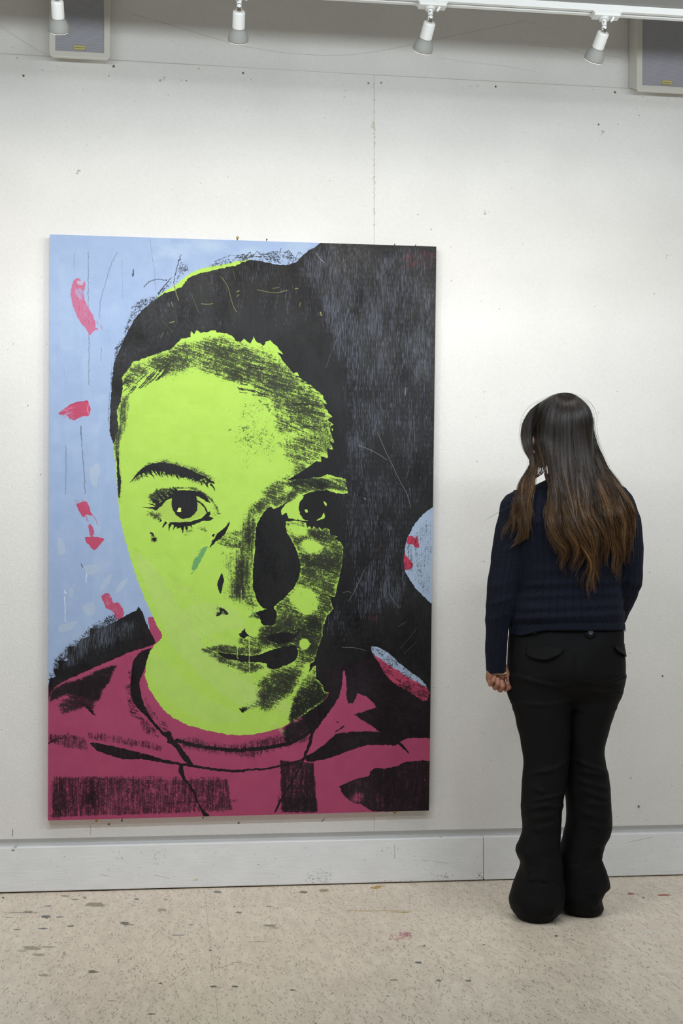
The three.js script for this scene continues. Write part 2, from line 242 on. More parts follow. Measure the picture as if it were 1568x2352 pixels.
// ------------------------------------------------------------------ track rail and spotlights
const RAILZ = 1.052, RAILY = 2.604;
{
  const t = thing('track_rail', 'white metal lighting track with a dark slot fixed under the soffit', 'track', [0, RAILY, RAILZ]);
  const slotM = new THREE.MeshStandardMaterial({ color: 0x17171a, roughness: 0.6 });
  const w = 0.0175, s = 0.0055;
  mesh('profile', mergeGeometries([boxGeo(RX0 + 0.4, RX1 - 0.3, 0.0155, 0.018, -w, w), boxGeo(RX0 + 0.4, RX1 - 0.3, 0, 0.0155, -w, -s), boxGeo(RX0 + 0.4, RX1 - 0.3, 0, 0.0155, s, w)]), M.whiteMetal, t);
  mesh('slot', boxGeo(RX0 + 0.4, RX1 - 0.3, 0.006, 0.0155, -s, s), slotM, t);
}
M.bulbGlass = new THREE.MeshStandardMaterial({ color: 0x93938e, roughness: 0.55, bumpMap: grayTex(128, 128, (u, v) => { const a = Math.sin(u * 6.2832 * 16) * Math.sin(v * 6.2832 * 16); return 0.5 + 0.5 * a; }, 3, 2), bumpScale: 0.0006 });
M.bulbFace = new THREE.MeshStandardMaterial({ color: 0xffffff, roughness: 0.2, emissive: SPOT_COLOR, emissiveIntensity: 0.9 });
M.chrome = new THREE.MeshStandardMaterial({ color: 0x9a9890, roughness: 0.25, metalness: 1 });
M.darkPrint = new THREE.MeshStandardMaterial({ color: 0x2b2b2b, roughness: 0.6 });
function spotlight(px, lat, label) {
  const x = onWall(px, 20, RAILZ)[0];
  const t = thing('track_spotlight', label, 'spotlight', [x, RAILY, RAILZ], 'track spotlights');
  const white = M.whiteMetal;
  const ad = mesh('adapter', mergeGeometries([boxGeo(-0.032, 0.043, -0.011, 0.001, -0.0165, 0.0165, 0.003), boxGeo(-0.036, 0.046, -0.003, 0.0, -0.018, 0.018, 0.001)]), white, t);
  const lv = boxGeo(-0.003, 0.003, -0.014, 0, -0.004, 0.004, 0.001); lv.rotateZ(-0.55); lv.translate(0.025, -0.011, 0.006); mesh('lever', lv, white, ad);
  const neck = [new THREE.CylinderGeometry(0.012, 0.0135, 0.008, 24).translate(0, -0.014, 0), new THREE.CylinderGeometry(0.0068, 0.0068, 0.034, 20).translate(0, -0.03, 0)];
  mesh('stem', mergeGeometries(neck), white, t);
  const band = new THREE.CylinderGeometry(0.0071, 0.0071, 0.0012, 20).translate(0, -0.034, 0); mesh('stem_ring', band, M.darkPrint, t);
  // approval marks printed on the stem
  mesh('approval_mark', new THREE.TorusGeometry(0.0022, 0.0006, 6, 14, 4.6).translate(-0.002, -0.026, 0.0068), M.darkPrint, t);
  const head = new THREE.Group(); head.name = 'lamp_head'; head.position.set(0, -0.046, 0); t.add(head);
  head.rotation.set(0, 0, 0); head.rotation.order = 'ZXY'; head.rotation.x = 0.76; head.rotation.z = -lat;
  const add = (n, g, m) => mesh(n, g, m, head);
  add('knuckle', mergeGeometries([new THREE.CylinderGeometry(0.006, 0.006, 0.009, 16).translate(0, 0.002, 0), new THREE.SphereGeometry(0.0062, 16, 10).translate(0, -0.002, 0)]), M.chrome);
  const pr = [[0.0, -0.004], [0.0135, -0.004], [0.016, -0.006], [0.0165, -0.009], [0.0168, -0.047], [0.0155, -0.049], [0, -0.049]].map((p) => new THREE.Vector2(...p)).reverse();
  add('socket', new THREE.LatheGeometry(pr, 36), white);
  const bu = [[0.0158, -0.0485], [0.0185, -0.051], [0.0222, -0.0565], [0.0252, -0.064], [0.0272, -0.072], [0.028, -0.079], [0.0278, -0.081], [0.0262, -0.082]].map((p) => new THREE.Vector2(...p)).reverse();
  add('bulb_reflector', new THREE.LatheGeometry(bu, 40), M.bulbGlass);
  const fc = [[0.0262, -0.0818], [0.025, -0.0835], [0.014, -0.0852], [0, -0.0856]].map((p) => new THREE.Vector2(...p)).reverse();
  add('bulb_face', new THREE.LatheGeometry(fc, 40), M.bulbFace);
  const l = new THREE.SpotLight(SPOT_COLOR, SPOT_POWER, 0, 1.15, 1, 2); l.position.set(0, -0.09, 0); l.castShadow = true; l.shadow.radius = 1.1; l.name = 'bulb_light';
  l.target.position.set(0, -1, 0); l.target.name = 'bulb_aim'; head.add(l); head.add(l.target);
}
spotlight(131, 0, 'white track spotlight hanging in front of the left speaker grille');
spotlight(549, 0, 'white track spotlight hanging plumb between the two tilted ones and the speaker spotlight');
spotlight(988, 0.19, 'tilted white track spotlight, nearer to the board joint in the wall');
spotlight(1387, 0.21, 'tilted white track spotlight next to the speaker behind the rail end');
spotlight(-290, 0, 'white track spotlight at the near end of the rail, past the left speaker');
spotlight(1800, 0.2, 'white track spotlight beyond the second speaker');

// ------------------------------------------------------------------ wall speakers
M.speakerFrame = new THREE.MeshStandardMaterial({ color: 0xd6d4cb, roughness: 0.5 });
const grille = makeCanvas(256, 256);
{
  const g = grille.getContext('2d'); g.fillStyle = '#b0b0b8'; g.fillRect(0, 0, 256, 256); g.fillStyle = '#62616c';
  for (let j = 0; j < 16; j++) for (let i = 0; i < 16; i++) { g.beginPath(); g.arc((i + (j % 2) * 0.5) * 16 + 4, j * 16 + 8, 4.6, 0, 7); g.fill(); g.beginPath(); g.arc((i + (j % 2) * 0.5) * 16 + 4 - 256, j * 16 + 8, 4.6, 0, 7); g.fill(); }
}
const grilleMap = texOf(grille); grilleMap.repeat.set(1 / 0.058, 1 / 0.058);
M.grille = new THREE.MeshStandardMaterial({ map: grilleMap, roughness: 0.5 });
const badge = makeCanvas(256, 96);
{
  const g = badge.getContext('2d'); g.fillStyle = '#d9cf8c'; g.fillRect(0, 0, 256, 96); g.strokeStyle = '#8d844a'; g.lineWidth = 6; g.strokeRect(3, 3, 250, 90);
  g.fillStyle = '#2f2c22'; g.font = 'bold 40px sans-serif'; g.textAlign = 'center'; g.textBaseline = 'middle'; g.fillText('MONACOR', 128, 50, 220);
}
M.badge = new THREE.MeshStandardMaterial({ map: texOf(badge), roughness: 0.35, metalness: 0.2 });
function speaker(pxL, pxR, pyB, label) {
  const zf = 0.1, a = onWall(pxL, pyB, zf), b = onWall(pxR, pyB, zf), w = b[0] - a[0], h = w * 1.62;
  const t = thing('wall_speaker', label, 'speaker', [(a[0] + b[0]) / 2, a[1], 0], 'wall speakers');
  const hw = w / 2, sh = new THREE.Shape();                       // side profile: the underside slopes up towards the wall
  sh.moveTo(0, 0.046); sh.lineTo(zf - 0.012, 0.006); sh.lineTo(zf - 0.012, h - 0.006); sh.lineTo(0, h - 0.04); sh.lineTo(0, 0.046);
  const cab = new THREE.ExtrudeGeometry(sh, { depth: w - 0.008, bevelEnabled: false }); cab.rotateY(-Math.PI / 2); cab.translate(hw - 0.004, 0, 0);
  mesh('cabinet', cab, M.speakerFrame, t);
  const rs = (x, y, r) => { const s = new THREE.Shape(), X = x, Y = y; s.moveTo(-X + r, -Y); s.lineTo(X - r, -Y); s.absarc(X - r, -Y + r, r, -Math.PI / 2, 0); s.lineTo(X, Y - r); s.absarc(X - r, Y - r, r, 0, Math.PI / 2); s.lineTo(-X + r, Y); s.absarc(-X + r, Y - r, r, Math.PI / 2, Math.PI); s.lineTo(-X, -Y + r); s.absarc(-X + r, -Y + r, r, Math.PI, Math.PI * 1.5); return s; };
  const fr = rs(hw, h / 2, 0.014), hole = rs(hw - 0.016, h / 2 - 0.016, 0.002); fr.holes.push(hole);
  const fg = new THREE.ExtrudeGeometry(fr, { depth: 0.009, bevelEnabled: true, bevelSize: 0.0025, bevelThickness: 0.003, bevelSegments: 3, curveSegments: 10 }); fg.translate(0, h / 2, zf - 0.012);
  mesh('bezel', fg, M.speakerFrame, t);
  mesh('grille', planarUV(boxGeo(-hw + 0.014, hw - 0.014, 0.014, h - 0.014, zf - 0.013, zf - 0.004), 0, 1), M.grille, t);
  const bg = new THREE.BoxGeometry(0.037, 0.0145, 0.002); bg.translate(0, 0.032, zf - 0.003); mesh('badge', bg, M.badge, t);
}
speaker(114, 251, 127, 'white framed wall speaker with grey grille, behind a hanging track spotlight');
speaker(1464, 1600, 206, 'white framed wall speaker with grey grille, right of the woman above the boards');
// ------------------------------------------------------------------ the painting
const PT = 0.036, PZ = 0.002;                  // depth of the stretched canvas, gap behind it
const corner = [[114, 538], [1002, 566], [985, 1862], [110, 1885]].map(([x, y]) => onWall(x, y, PT + PZ));
const pX0 = Math.min(...corner.map((c) => c[0])) - 0.003, pX1 = Math.max(...corner.map((c) => c[0])) + 0.003, pY0 = Math.min(...corner.map((c) => c[1])) - 0.003, pY1 = Math.max(...corner.map((c) => c[1])) + 0.003;
const TW = 1376, THT = 2048, S = THT / (pY1 - pY0) / (F / 4.55);   // texture pixels for one photo pixel
const toTex = ([px, py]) => { const p = onWall(px, py, PT + PZ); return [(p[0] - pX0) / (pX1 - pX0) * TW, (pY1 - p[1]) / (pY1 - pY0) * THT]; };
const frame = (ox, oy, s) => (list) => list.map(([x, y]) => toTex([ox + x / s, oy + y / s]));
const A = frame(100, 520, 3.4087), B = frame(540, 520, 3.2667), C = frame(100, 980, 3.4087), D = frame(540, 980, 3.2667), E = frame(100, 1440, 3.4087), G = frame(540, 1440, 3.2667), P = (l) => l.map(toTex);
const colC = makeCanvas(TW, THT), denC = makeCanvas(TW, THT), strC = makeCanvas(TW, THT);
const paintMaps = (() => {
  const c = colC.getContext('2d'), d = denC.getContext('2d'), s = strC.getContext('2d');
  for (const g of [c, d, s]) { g.lineJoin = 'round'; g.lineCap = 'round'; }
  const path = (g, pts, close = true) => { g.beginPath(); pts.forEach((p, i) => (i ? g.lineTo(...p) : g.moveTo(...p))); if (close) g.closePath(); };
  const smooth = (g, pts, close = true) => {   // a curve through the points
    g.beginPath(); const n = pts.length, at = (i) => (close ? pts[(i + n) % n] : pts[clamp(i, 0, n - 1)]); g.moveTo(...pts[0]);
    for (let i = 0; i < (close ? n : n - 1); i++) { const p0 = at(i - 1), p1 = at(i), p2 = at(i + 1), p3 = at(i + 2), k = 0.13; g.bezierCurveTo(p1[0] + (p2[0] - p0[0]) * k, p1[1] + (p2[1] - p0[1]) * k, p2[0] - (p3[0] - p1[0]) * k, p2[1] - (p3[1] - p1[1]) * k, p2[0], p2[1]); }
    if (close) g.closePath();
  };
  const fillC = (col, pts, a = 1, sm = true) => { c.globalAlpha = a; c.fillStyle = col; (sm ? smooth : path)(c, pts); c.fill(); c.globalAlpha = 1; };
  const strokeC = (col, pts, w, a = 1) => { c.globalAlpha = a; c.strokeStyle = col; c.lineWidth = w * S; smooth(c, pts, false); c.stroke(); c.globalAlpha = 1; };
  // density of black paint: r vertical drag, g sideways drag, b plain grain
  const key = { v: (k) => `rgb(${k},0,0)`, h: (k) => `rgb(0,${k},0)`, g: (k) => `rgb(0,0,${k})`, all: (k) => `rgb(${k},${k},${k})` };
  const ink = (kind, k, pts, blur = 0, sm = true) => { d.globalCompositeOperation = 'lighten'; d.filter = blur ? `blur(${blur * S}px)` : 'none'; d.fillStyle = key[kind](Math.round(k * 255)); (sm ? smooth : path)(d, pts); d.fill(); d.filter = 'none'; d.globalCompositeOperation = 'source-over'; };
  const black = (pts, sm = true) => ink('all', 1, pts, 0, sm);
  const wipe = (pts, sm = true, blur = 0) => { d.filter = blur ? `blur(${blur * S}px)` : 'none'; d.fillStyle = '#000'; (sm ? smooth : path)(d, pts); d.fill(); d.filter = 'none'; };
  const inkLine = (kind, k, pts, w, blur = 0) => { d.globalCompositeOperation = 'lighten'; d.filter = blur ? `blur(${blur * S}px)` : 'none'; d.strokeStyle = key[kind](Math.round(k * 255)); d.lineWidth = w * S; smooth(d, pts, false); d.stroke(); d.filter = 'none'; d.globalCompositeOperation = 'source-over'; };
  const taper = (p, q, w) => { const [x0, y0] = p, [x1, y1] = q, l = Math.hypot(x1 - x0, y1 - y0) || 1, nx = -(y1 - y0) / l * w * S / 2, ny = (x1 - x0) / l * w * S / 2; black([[x0 + nx, y0 + ny], [x1, y1], [x0 - nx, y0 - ny]], false); };
  const streak = (k, pts, blur = 14) => { s.globalCompositeOperation = 'lighten'; s.filter = `blur(${blur * S}px)`; s.fillStyle = `rgb(${Math.round(k * 255)},0,0)`; path(s, pts); s.fill(); s.filter = 'none'; };

  const BLUE = '#9eb3d6', GREEN = '#b1d85c', PINK = '#a8476a';
  c.fillStyle = BLUE; c.fillRect(0, 0, TW, THT); d.fillStyle = '#000'; d.fillRect(0, 0, TW, THT); s.fillStyle = '#000'; s.fillRect(0, 0, TW, THT);
  // --- blue ground: paler brushed patches, grey pencil drags
  for (let k = 0; k < 90; k++) { const x = rr(118, 300), y = rr(545, 1500), w = rr(6, 26), h = rr(20, 120); fillC(rnd() < 0.5 ? '#a9bfdc' : '#97aed4', P([[x, y], [x + w, y + rr(-4, 4)], [x + w + rr(-4, 4), y + h], [x + rr(-3, 3), y + h]]), 0.25); }
  for (let k = 0; k < 24; k++) { const x = rr(330, 700), y = rr(545, 580); fillC('#adc1dc', P([[x, y], [x + rr(20, 60), y + 2], [x + rr(20, 60), y + rr(10, 30)], [x, y + 16]]), 0.25); }
  for (const q of [C([[360, 330], [420, 290], [440, 330], [410, 470], [370, 440]]), C([[110, 870], [160, 900], [165, 980], [115, 1000]]), C([[320, 1090], [440, 1085], [430, 1120], [380, 1160], [340, 1150]]), C([[500, 1170], [540, 1150], [500, 1250], [440, 1290], [450, 1250]]), C([[600, 1220], [660, 1190], [610, 1280], [560, 1300]]), C([[200, 1270], [235, 1270], [230, 1330], [205, 1330]]), C([[310, 1400], [390, 1370], [400, 1460], [350, 1480], [310, 1440]]), C([[120, 1560], [260, 1520], [210, 1590], [130, 1610]])]) fillC('#b0bfd4', q, 0.75);
  for (const [pts, w, a] of [[A([[575, 200], [520, 320], [480, 460], [445, 590], [435, 720]]), 2.4, 0.28], [A([[350, 200], [350, 560], [355, 900], [352, 1240]]), 1.3, 0.5], [A([[450, 950], [450, 1060]]), 1.2, 0.4], [A([[830, 80], [870, 380], [875, 500]]), 1.2, 0.3], [A([[615, 270], [618, 560]]), 1.2, 0.22], [A([[290, 1560], [295, 1636]]), 2, 0.6], [C([[295, 0], [300, 160], [315, 330], [325, 520]]), 1.8, 0.55], [C([[175, 150], [175, 380], [172, 530]]), 2.2, 0.28], [A([[240, 200], [240, 330]]), 1, 0.35], [A([[100, 1000], [150, 1100], [180, 1230]]), 1, 0.12]]) strokeC('#4a5361', pts, w, a);
  strokeC('#2d3036', A([[703, 340], [700, 390]]), 2.6, 0.9); strokeC('#2d3036', A([[690, 372], [699, 380]]), 1.6, 0.6); strokeC('#2d3036', C([[293, 1075], [308, 1102]]), 1.6, 0.9);
  for (const q of [C([[165, 1280], [170, 1300]]), C([[160, 1300], [180, 1300]]), C([[235, 1240], [240, 1242]]), C([[165, 1330], [170, 1520]]), C([[335, 1150], [333, 1220]])]) strokeC('#e4ebf4', q, 1.4, 0.9);
  // --- green brushed round the head, the face and neck
  fillC(GREEN, [...A([[880, 575], [930, 520], [1000, 480], [1080, 420], [1160, 362], [1260, 325], [1380, 300], [1500, 278]]), ...B([[0, 260], [60, 258], [105, 248], [60, 300]]), ...A([[1300, 420], [1000, 580]])]);
  const shirt = [...E([[30, 470], [60, 440], [400, 280], [700, 160], [830, 20], [815, -70], [890, -85], [940, 30], [930, 80], [1100, 400], [1568, 500]]), ...G([[900, 260], [1030, 190], [1100, 250], [1300, 380], [1440, 455], [1470, 480], [1490, 1420]]), ...E([[20, 1530]])];
  fillC(PINK, shirt, 1, false);
  const faceEdge = [...C([[530, 0], [545, 150], [565, 330], [575, 470], [585, 600], [600, 720], [625, 830], [660, 960], [695, 1080], [740, 1210], [790, 1340], [840, 1450], [890, 1560], [932, 1636]]), ...E([[920, 95], [870, 140], [825, 200], [800, 290], [795, 380], [818, 470], [860, 540], [930, 640], [1010, 710], [1130, 770], [1280, 810], [1440, 843], [1568, 850]]), ...G([[0, 814], [130, 808], [260, 780], [360, 750], [460, 690], [640, 590], [700, 490], [640, 300], [720, 0]]), ...D([[850, 900], [850, 0]]), ...B([[700, 1200], [300, 800], [0, 700]]), ...A([[1200, 780], [700, 1000], [600, 1200], [560, 1500]])];
  fillC(GREEN, faceEdge, 1, false);
  // yellower, muddier brushing on cheek, jaw and neck
  for (let k = 0; k < 70; k++) { const t = rnd(), x = lerp(320, 640, t) + rr(-30, 60), y = lerp(1290, 1640, t) + rr(-40, 40), a = rr(0.3, 1.1), l = rr(15, 55); strokeC(rnd() < 0.6 ? '#b4ce74' : '#a5cc55', P([[x, y], [x + Math.cos(a) * l * 0.5 + 3, y + Math.sin(a) * l * 0.5], [x + Math.cos(a) * l, y + Math.sin(a) * l]]), rr(4, 12), 0.3); }
  for (let k = 0; k < 40; k++) { const x = rr(290, 560), y = rr(900, 1300), l = rr(20, 70); strokeC(rnd() < 0.5 ? '#b7e065' : '#a8d24c', P([[x, y], [x + l, y + rr(-8, 8)]]), rr(6, 16), 0.22); }
  for (let k = 0; k < 220; k++) { const t = rnd(), x = lerp(330, 660, t) + rr(-50, 50), y = lerp(1280, 1660, t) + rr(-40, 50), p = toTex([x, y]); c.globalAlpha = 0.6; c.fillStyle = rnd() < 0.5 ? '#7f9a2c' : '#d6ee9c'; c.beginPath(); c.arc(p[0], p[1], rr(0.6, 1.7), 0, 7); c.fill(); c.globalAlpha = 1; }
  fillC('#b9d284', P([[306, 1272], [345, 1290], [380, 1340], [415, 1400], [460, 1470], [530, 1540], [610, 1590], [640, 1610], [560, 1625], [470, 1560], [400, 1490], [372, 1430], [340, 1360]]), 0.4); fillC('#b9d284', P([[420, 1400], [480, 1385], [540, 1400], [560, 1440], [500, 1450], [450, 1470], [430, 1440]]), 0.35); fillC('#b9d284', P([[345, 1500], [380, 1520], [470, 1600], [560, 1650], [480, 1660], [390, 1610], [350, 1560]]), 0.3);
  fillC('#a6bf55', C([[880, 660], [940, 600], [1020, 560], [1190, 545], [1270, 640], [1250, 690], [1100, 745], [960, 730]]), 0.55);
  // --- pink dabs
  const dab = '#bb4d6c';
  fillC('#c2607f', A([[240, 420], [270, 405], [310, 440], [325, 430], [322, 480], [312, 520], [330, 590], [370, 670], [395, 720], [410, 790], [430, 805], [395, 815], [365, 850], [330, 800], [280, 740], [240, 650], [215, 560], [213, 510], [225, 460]]), 0.85);
  fillC('#9eb3d6', A([[245, 500], [290, 480], [310, 520], [300, 580], [255, 540]]), 0.55); fillC('#b3c3da', A([[262, 425], [315, 432], [300, 460], [268, 450]]), 0.7);
  for (let k = 0; k < 70; k++) { const t = rnd(), x = lerp(228, 390, t * t) + rr(-5, 80), y = lerp(470, 790, t); strokeC(rnd() < 0.6 ? '#9eb3d6' : '#c23a63', A([[x, y], [x + rr(6, 14), y + rr(20, 46)]]), rr(0.5, 1.2), 0.4); }
  fillC(dab, A([[120, 1470], [160, 1430], [220, 1390], [290, 1372], [345, 1370], [368, 1420], [355, 1480], [300, 1490], [240, 1515], [200, 1500], [170, 1475]]), 1, true); strokeC('#a8325a', A([[200, 1400], [270, 1378], [340, 1370], [350, 1395]]), 2.4, 0.9); strokeC('#e98ba4', A([[352, 1385], [345, 1430], [356, 1470]]), 1.8, 0.8); strokeC('#e98ba4', A([[160, 1440], [240, 1420]]), 1.2, 0.8);
  for (let k = 0; k < 26; k++) { const x = rr(110, 210), y = rr(1420, 1500); strokeC(k % 2 ? BLUE : dab, A([[x, y + 10], [x + rr(20, 50), y - rr(2, 14)]]), rr(0.5, 1.4), 0.6); }
  fillC(dab, C([[270, 600], [330, 585], [355, 620], [365, 660], [385, 695], [330, 690], [320, 710], [290, 680], [262, 625]])); strokeC(dab, C([[380, 690], [405, 720], [425, 765]]), 1.6, 0.8); strokeC(dab, C([[330, 700], [345, 740]]), 3, 0.4);
  fillC(dab, C([[352, 770], [375, 765], [390, 800], [395, 840], [375, 860], [362, 830]]), 0.9); fillC(dab, C([[325, 870], [390, 858], [475, 880], [440, 925], [395, 965], [350, 920]]));
  fillC(dab, C([[450, 1330], [500, 1300], [530, 1340], [545, 1380], [585, 1375], [630, 1460], [585, 1520], [545, 1450], [490, 1420], [470, 1370]]), 0.95);
  for (let k = 0; k < 40; k++) { const t = rnd(), x = lerp(455, 560, t) + rr(-10, 50), y = lerp(1310, 1500, t); strokeC(rnd() < 0.6 ? '#9eb3d6' : '#b53560', C([[x, y], [x + rr(2, 14), y + rr(10, 30)]]), rr(0.5, 1.2), 0.5); }
  for (let k = 0; k < 26; k++) { const x = rr(240, 330), y = rr(560, 620); strokeC(dab, C([[x, y], [x + rr(10, 30), y + rr(15, 35)]]), 0.7, 0.45); }
  // grey-green strokes
  fillC('#5f9a68', C([[1285, 940], [1240, 955], [1215, 1000], [1175, 1050], [1160, 1115], [1190, 1120], [1235, 1040]]), 0.85); strokeC('#4d8a5c', C([[1190, 1115], [1155, 1155]]), 1.6, 0.8);
  for (let k = 0; k < 16; k++) { const t = rnd(), x = lerp(1240, 1165, t), y = lerp(960, 1100, t); strokeC('#5f9a68', C([[x, y], [x - rr(5, 30), y + rr(-4, 12)]]), 1, 0.6); }
  // --- big black: hair, shadow side
  const hair = [...C([[545, 130], [525, 70]]), ...A([[518, 1600], [520, 1500], [525, 1380], [535, 1200], [550, 1080], [585, 985], [630, 880], [700, 740], [790, 640], [890, 560], [940, 525], [1020, 505], [1090, 465], [1130, 405], [1220, 370], [1310, 350], [1400, 325], [1500, 310]]), ...B([[0, 296], [50, 270], [120, 250], [190, 258], [260, 275], [340, 290], [400, 288], [460, 265], [510, 215], [560, 175], [610, 150], [640, 124], [1530, 130], [1530, 1568]]), ...D([[1500, 590], [1430, 640], [1380, 690], [1330, 760], [1295, 830], [1275, 900], [1262, 1000], [1275, 1080], [1310, 1150], [1370, 1230], [1440, 1300], [1490, 1340]]),
    ...G([[1500, 0], [1500, 840], [1460, 838], [1350, 828], [1280, 840], [1235, 860], [1305, 940], [1300, 948], [1220, 880], [1200, 890], [1130, 885], [1000, 885], [900, 910], [800, 950], [700, 985], [630, 1000], [570, 1015], [520, 1000], [540, 970], [600, 930], [660, 890], [700, 850], [760, 800], [880, 785], [980, 782], [1060, 785], [1090, 795], [1060, 770], [1020, 740], [940, 690], [888, 655], [1000, 625], [1055, 600], [1040, 570], [980, 520], [915, 495], [905, 530], [880, 572], [850, 575], [835, 540], [835, 440], [822, 330], [810, 322], [803, 430], [780, 520], [720, 620], [640, 720], [590, 790], [560, 780], [480, 650], [560, 300], [600, 0]]), ...D([[100, 1450], [60, 1000], [120, 600], [400, 200]]), ...B([[300, 1300], [0, 1200]]), ...A([[1200, 1150], [800, 1180], [690, 1280], [640, 1400], [600, 1380], [570, 1440], [585, 1560], [580, 1600]]), ...C([[560, 110]])];
  black(hair, false);
  fillC('#a0b2cb', D([[1500, 585], [1430, 640], [1380, 690], [1330, 760], [1295, 830], [1275, 900], [1262, 1000], [1275, 1080], [1310, 1150], [1370, 1230], [1440, 1300], [1500, 1350]]), 1, false);
  ink('v', 0.32, D([[1262, 900], [1340, 800], [1440, 660], [1480, 620], [1480, 1300], [1380, 1230], [1270, 1080]]), 6, false); ink('v', 0.45, D([[1290, 880], [1340, 800], [1360, 1000], [1310, 1100], [1270, 1050]]), 8);
  fillC('#b83a56', D([[1300, 825], [1330, 820], [1350, 840], [1362, 822], [1375, 870], [1382, 905], [1350, 905], [1330, 885], [1290, 875]])); fillC('#b83a56', D([[1268, 950], [1300, 990], [1335, 1040], [1290, 1080], [1268, 1060], [1262, 1000]]));
  // sliver of blue and pink at the right shoulder
  const slB = G([[1025, 145], [1090, 162], [1160, 205], [1230, 270], [1320, 340], [1390, 390], [1442, 460], [1400, 440], [1300, 380], [1200, 320], [1100, 250], [1030, 197]]), slP = G([[1030, 198], [1100, 250], [1300, 380], [1442, 460], [1452, 520], [1430, 553], [1395, 545], [1300, 485], [1190, 420], [1120, 345], [1080, 270]]);
  wipe(slB); wipe(slP); fillC('#a0b2cb', slB); fillC('#b54162', slP); ink('g', 0.38, slB); ink('h', 0.42, slP); ink('h', 0.62, G([[1200, 370], [1330, 430], [1440, 500], [1420, 540], [1260, 470]]), 6);
  // --- face opened up in the black, then brushed over dry
  const face = [...A([[600, 1560], [575, 1450], [605, 1370], [622, 1240], [615, 1180], [660, 1120], [700, 1065], [800, 1028], [880, 1000], [1000, 960], [1050, 905], [1080, 880], [1150, 865], [1155, 820], [1175, 845], [1200, 812], [1230, 835], [1310, 818], [1345, 810], [1360, 832], [1440, 840], [1470, 855], [1500, 890], [1568, 925]]), ...B([[0, 848], [40, 870], [65, 842], [110, 882], [140, 828], [160, 865], [215, 898], [225, 865], [265, 855], [310, 900], [365, 962], [320, 945], [345, 990], [400, 1060], [430, 1100], [465, 1095], [490, 1140], [545, 1180], [585, 1205], [610, 1232], [655, 1265], [665, 1300], [688, 1335], [655, 1325], [700, 1400], [730, 1430], [695, 1450], [737, 1490], [715, 1500], [728, 1540]]), ...D([[735, 20], [705, 0], [742, 125], [705, 110], [738, 172], [690, 165], [695, 235], [640, 225], [645, 265], [610, 258], [540, 310], [440, 370], [395, 400], [480, 398], [560, 388], [590, 380], [650, 375], [690, 355], [740, 372], [828, 392], [832, 440], [845, 500], [770, 502], [690, 475], [600, 480], [510, 515], [420, 548], [320, 605], [290, 615], [270, 600], [240, 610], [190, 675], [155, 760], [150, 820], [145, 950], [130, 1100], [135, 1220], [165, 1315], [205, 1358], [240, 1368], [200, 1380], [150, 1390], [190, 1440], [185, 1568]]),
    ...G([[180, 60], [150, 92], [100, 80], [240, 190], [330, 280], [420, 480], [430, 540], [400, 700], [200, 790], [0, 814]]), ...E([[1440, 843], [1100, 700], [900, 400], [950, 60]]), ...C([[840, 1400], [680, 1000], [600, 700], [585, 500], [570, 300], [560, 80]])];
  wipe(face, false);
  // right cheek and eye
  const cheek = [...D([[380, 712], [450, 705], [530, 722], [540, 757], [558, 745], [575, 772], [592, 742], [612, 772], [630, 752], [652, 775], [680, 758], [708, 772], [712, 812], [768, 822], [745, 838], [790, 868], [808, 905], [812, 940], [800, 1040], [775, 1150], [745, 1280], [705, 1268], [735, 1362], [690, 1420], [660, 1500], [655, 1568]]), ...G([[640, 100], [612, 190], [590, 260], [500, 300], [440, 280], [470, 200], [460, 150], [300, 160], [185, 120], [185, 0]]), ...D([[300, 1490], [295, 1400], [290, 1350], [370, 1285], [440, 1210], [482, 1120], [492, 1040], [470, 950], [430, 860], [390, 800], [378, 750]])];
  wipe(cheek, false);
  wipe(D([[350, 622], [380, 580], [440, 542], [512, 518], [490, 560], [475, 600], [485, 650], [510, 690], [545, 708], [460, 697], [400, 685], [385, 648], [350, 662]]));
  wipe(D([[665, 555], [685, 580], [682, 595], [668, 580]])); wipe(D([[665, 648], [672, 680], [640, 698], [605, 702], [645, 680]])); wipe(D([[520, 622], [540, 620], [545, 638], [530, 646]]));
  // neck, chin, lips on the dark side
  wipe(G([[430, 545], [475, 470], [510, 400], [560, 330], [603, 285], [606, 392], [630, 408], [655, 440], [665, 480], [705, 490], [680, 545], [600, 600], [420, 722], [395, 706], [410, 600]]), false);
  wipe(G([[0, 260], [100, 265], [240, 305], [330, 310], [440, 270], [500, 300], [512, 380], [470, 400], [475, 430], [440, 460], [430, 540], [380, 720], [0, 800]]));
  // dry black over the green: fringe, temple, forehead
  ink('h', 0.62, [...A([[615, 1180], [700, 1065], [900, 1000], [1080, 900], [1310, 860], [1440, 850], [1568, 925]]), ...B([[0, 900], [120, 920], [330, 1000], [480, 1140], [640, 1290], [725, 1450], [720, 1568], [300, 1568], [290, 1450], [250, 1300], [120, 1200], [0, 1180]]), ...A([[1400, 1180], [1150, 1120], [1000, 1180], [880, 1130], [700, 1260], [640, 1300]])], 8, false);
  ink('h', 0.5, B([[0, 870], [200, 900], [420, 1080], [620, 1260], [720, 1440], [700, 1500], [560, 1340], [300, 1120], [0, 960]]), 10);
  ink('h', 0.78, A([[940, 1030], [1200, 960], [1480, 960], [1500, 1000], [1200, 1020], [980, 1080]]), 10); ink('h', 0.74, A([[1340, 1150], [1568, 1140], [1568, 1190], [1400, 1195]]), 8); ink('v', 0.72, A([[900, 1080], [1000, 1060], [1020, 1150], [980, 1185], [920, 1140]]), 8);
  ink('h', 0.75, B([[0, 1080], [200, 1100], [400, 1180], [380, 1240], [150, 1180], [0, 1160]]), 10); ink('h', 0.7, B([[380, 1300], [600, 1290], [640, 1360], [420, 1350]]), 12);
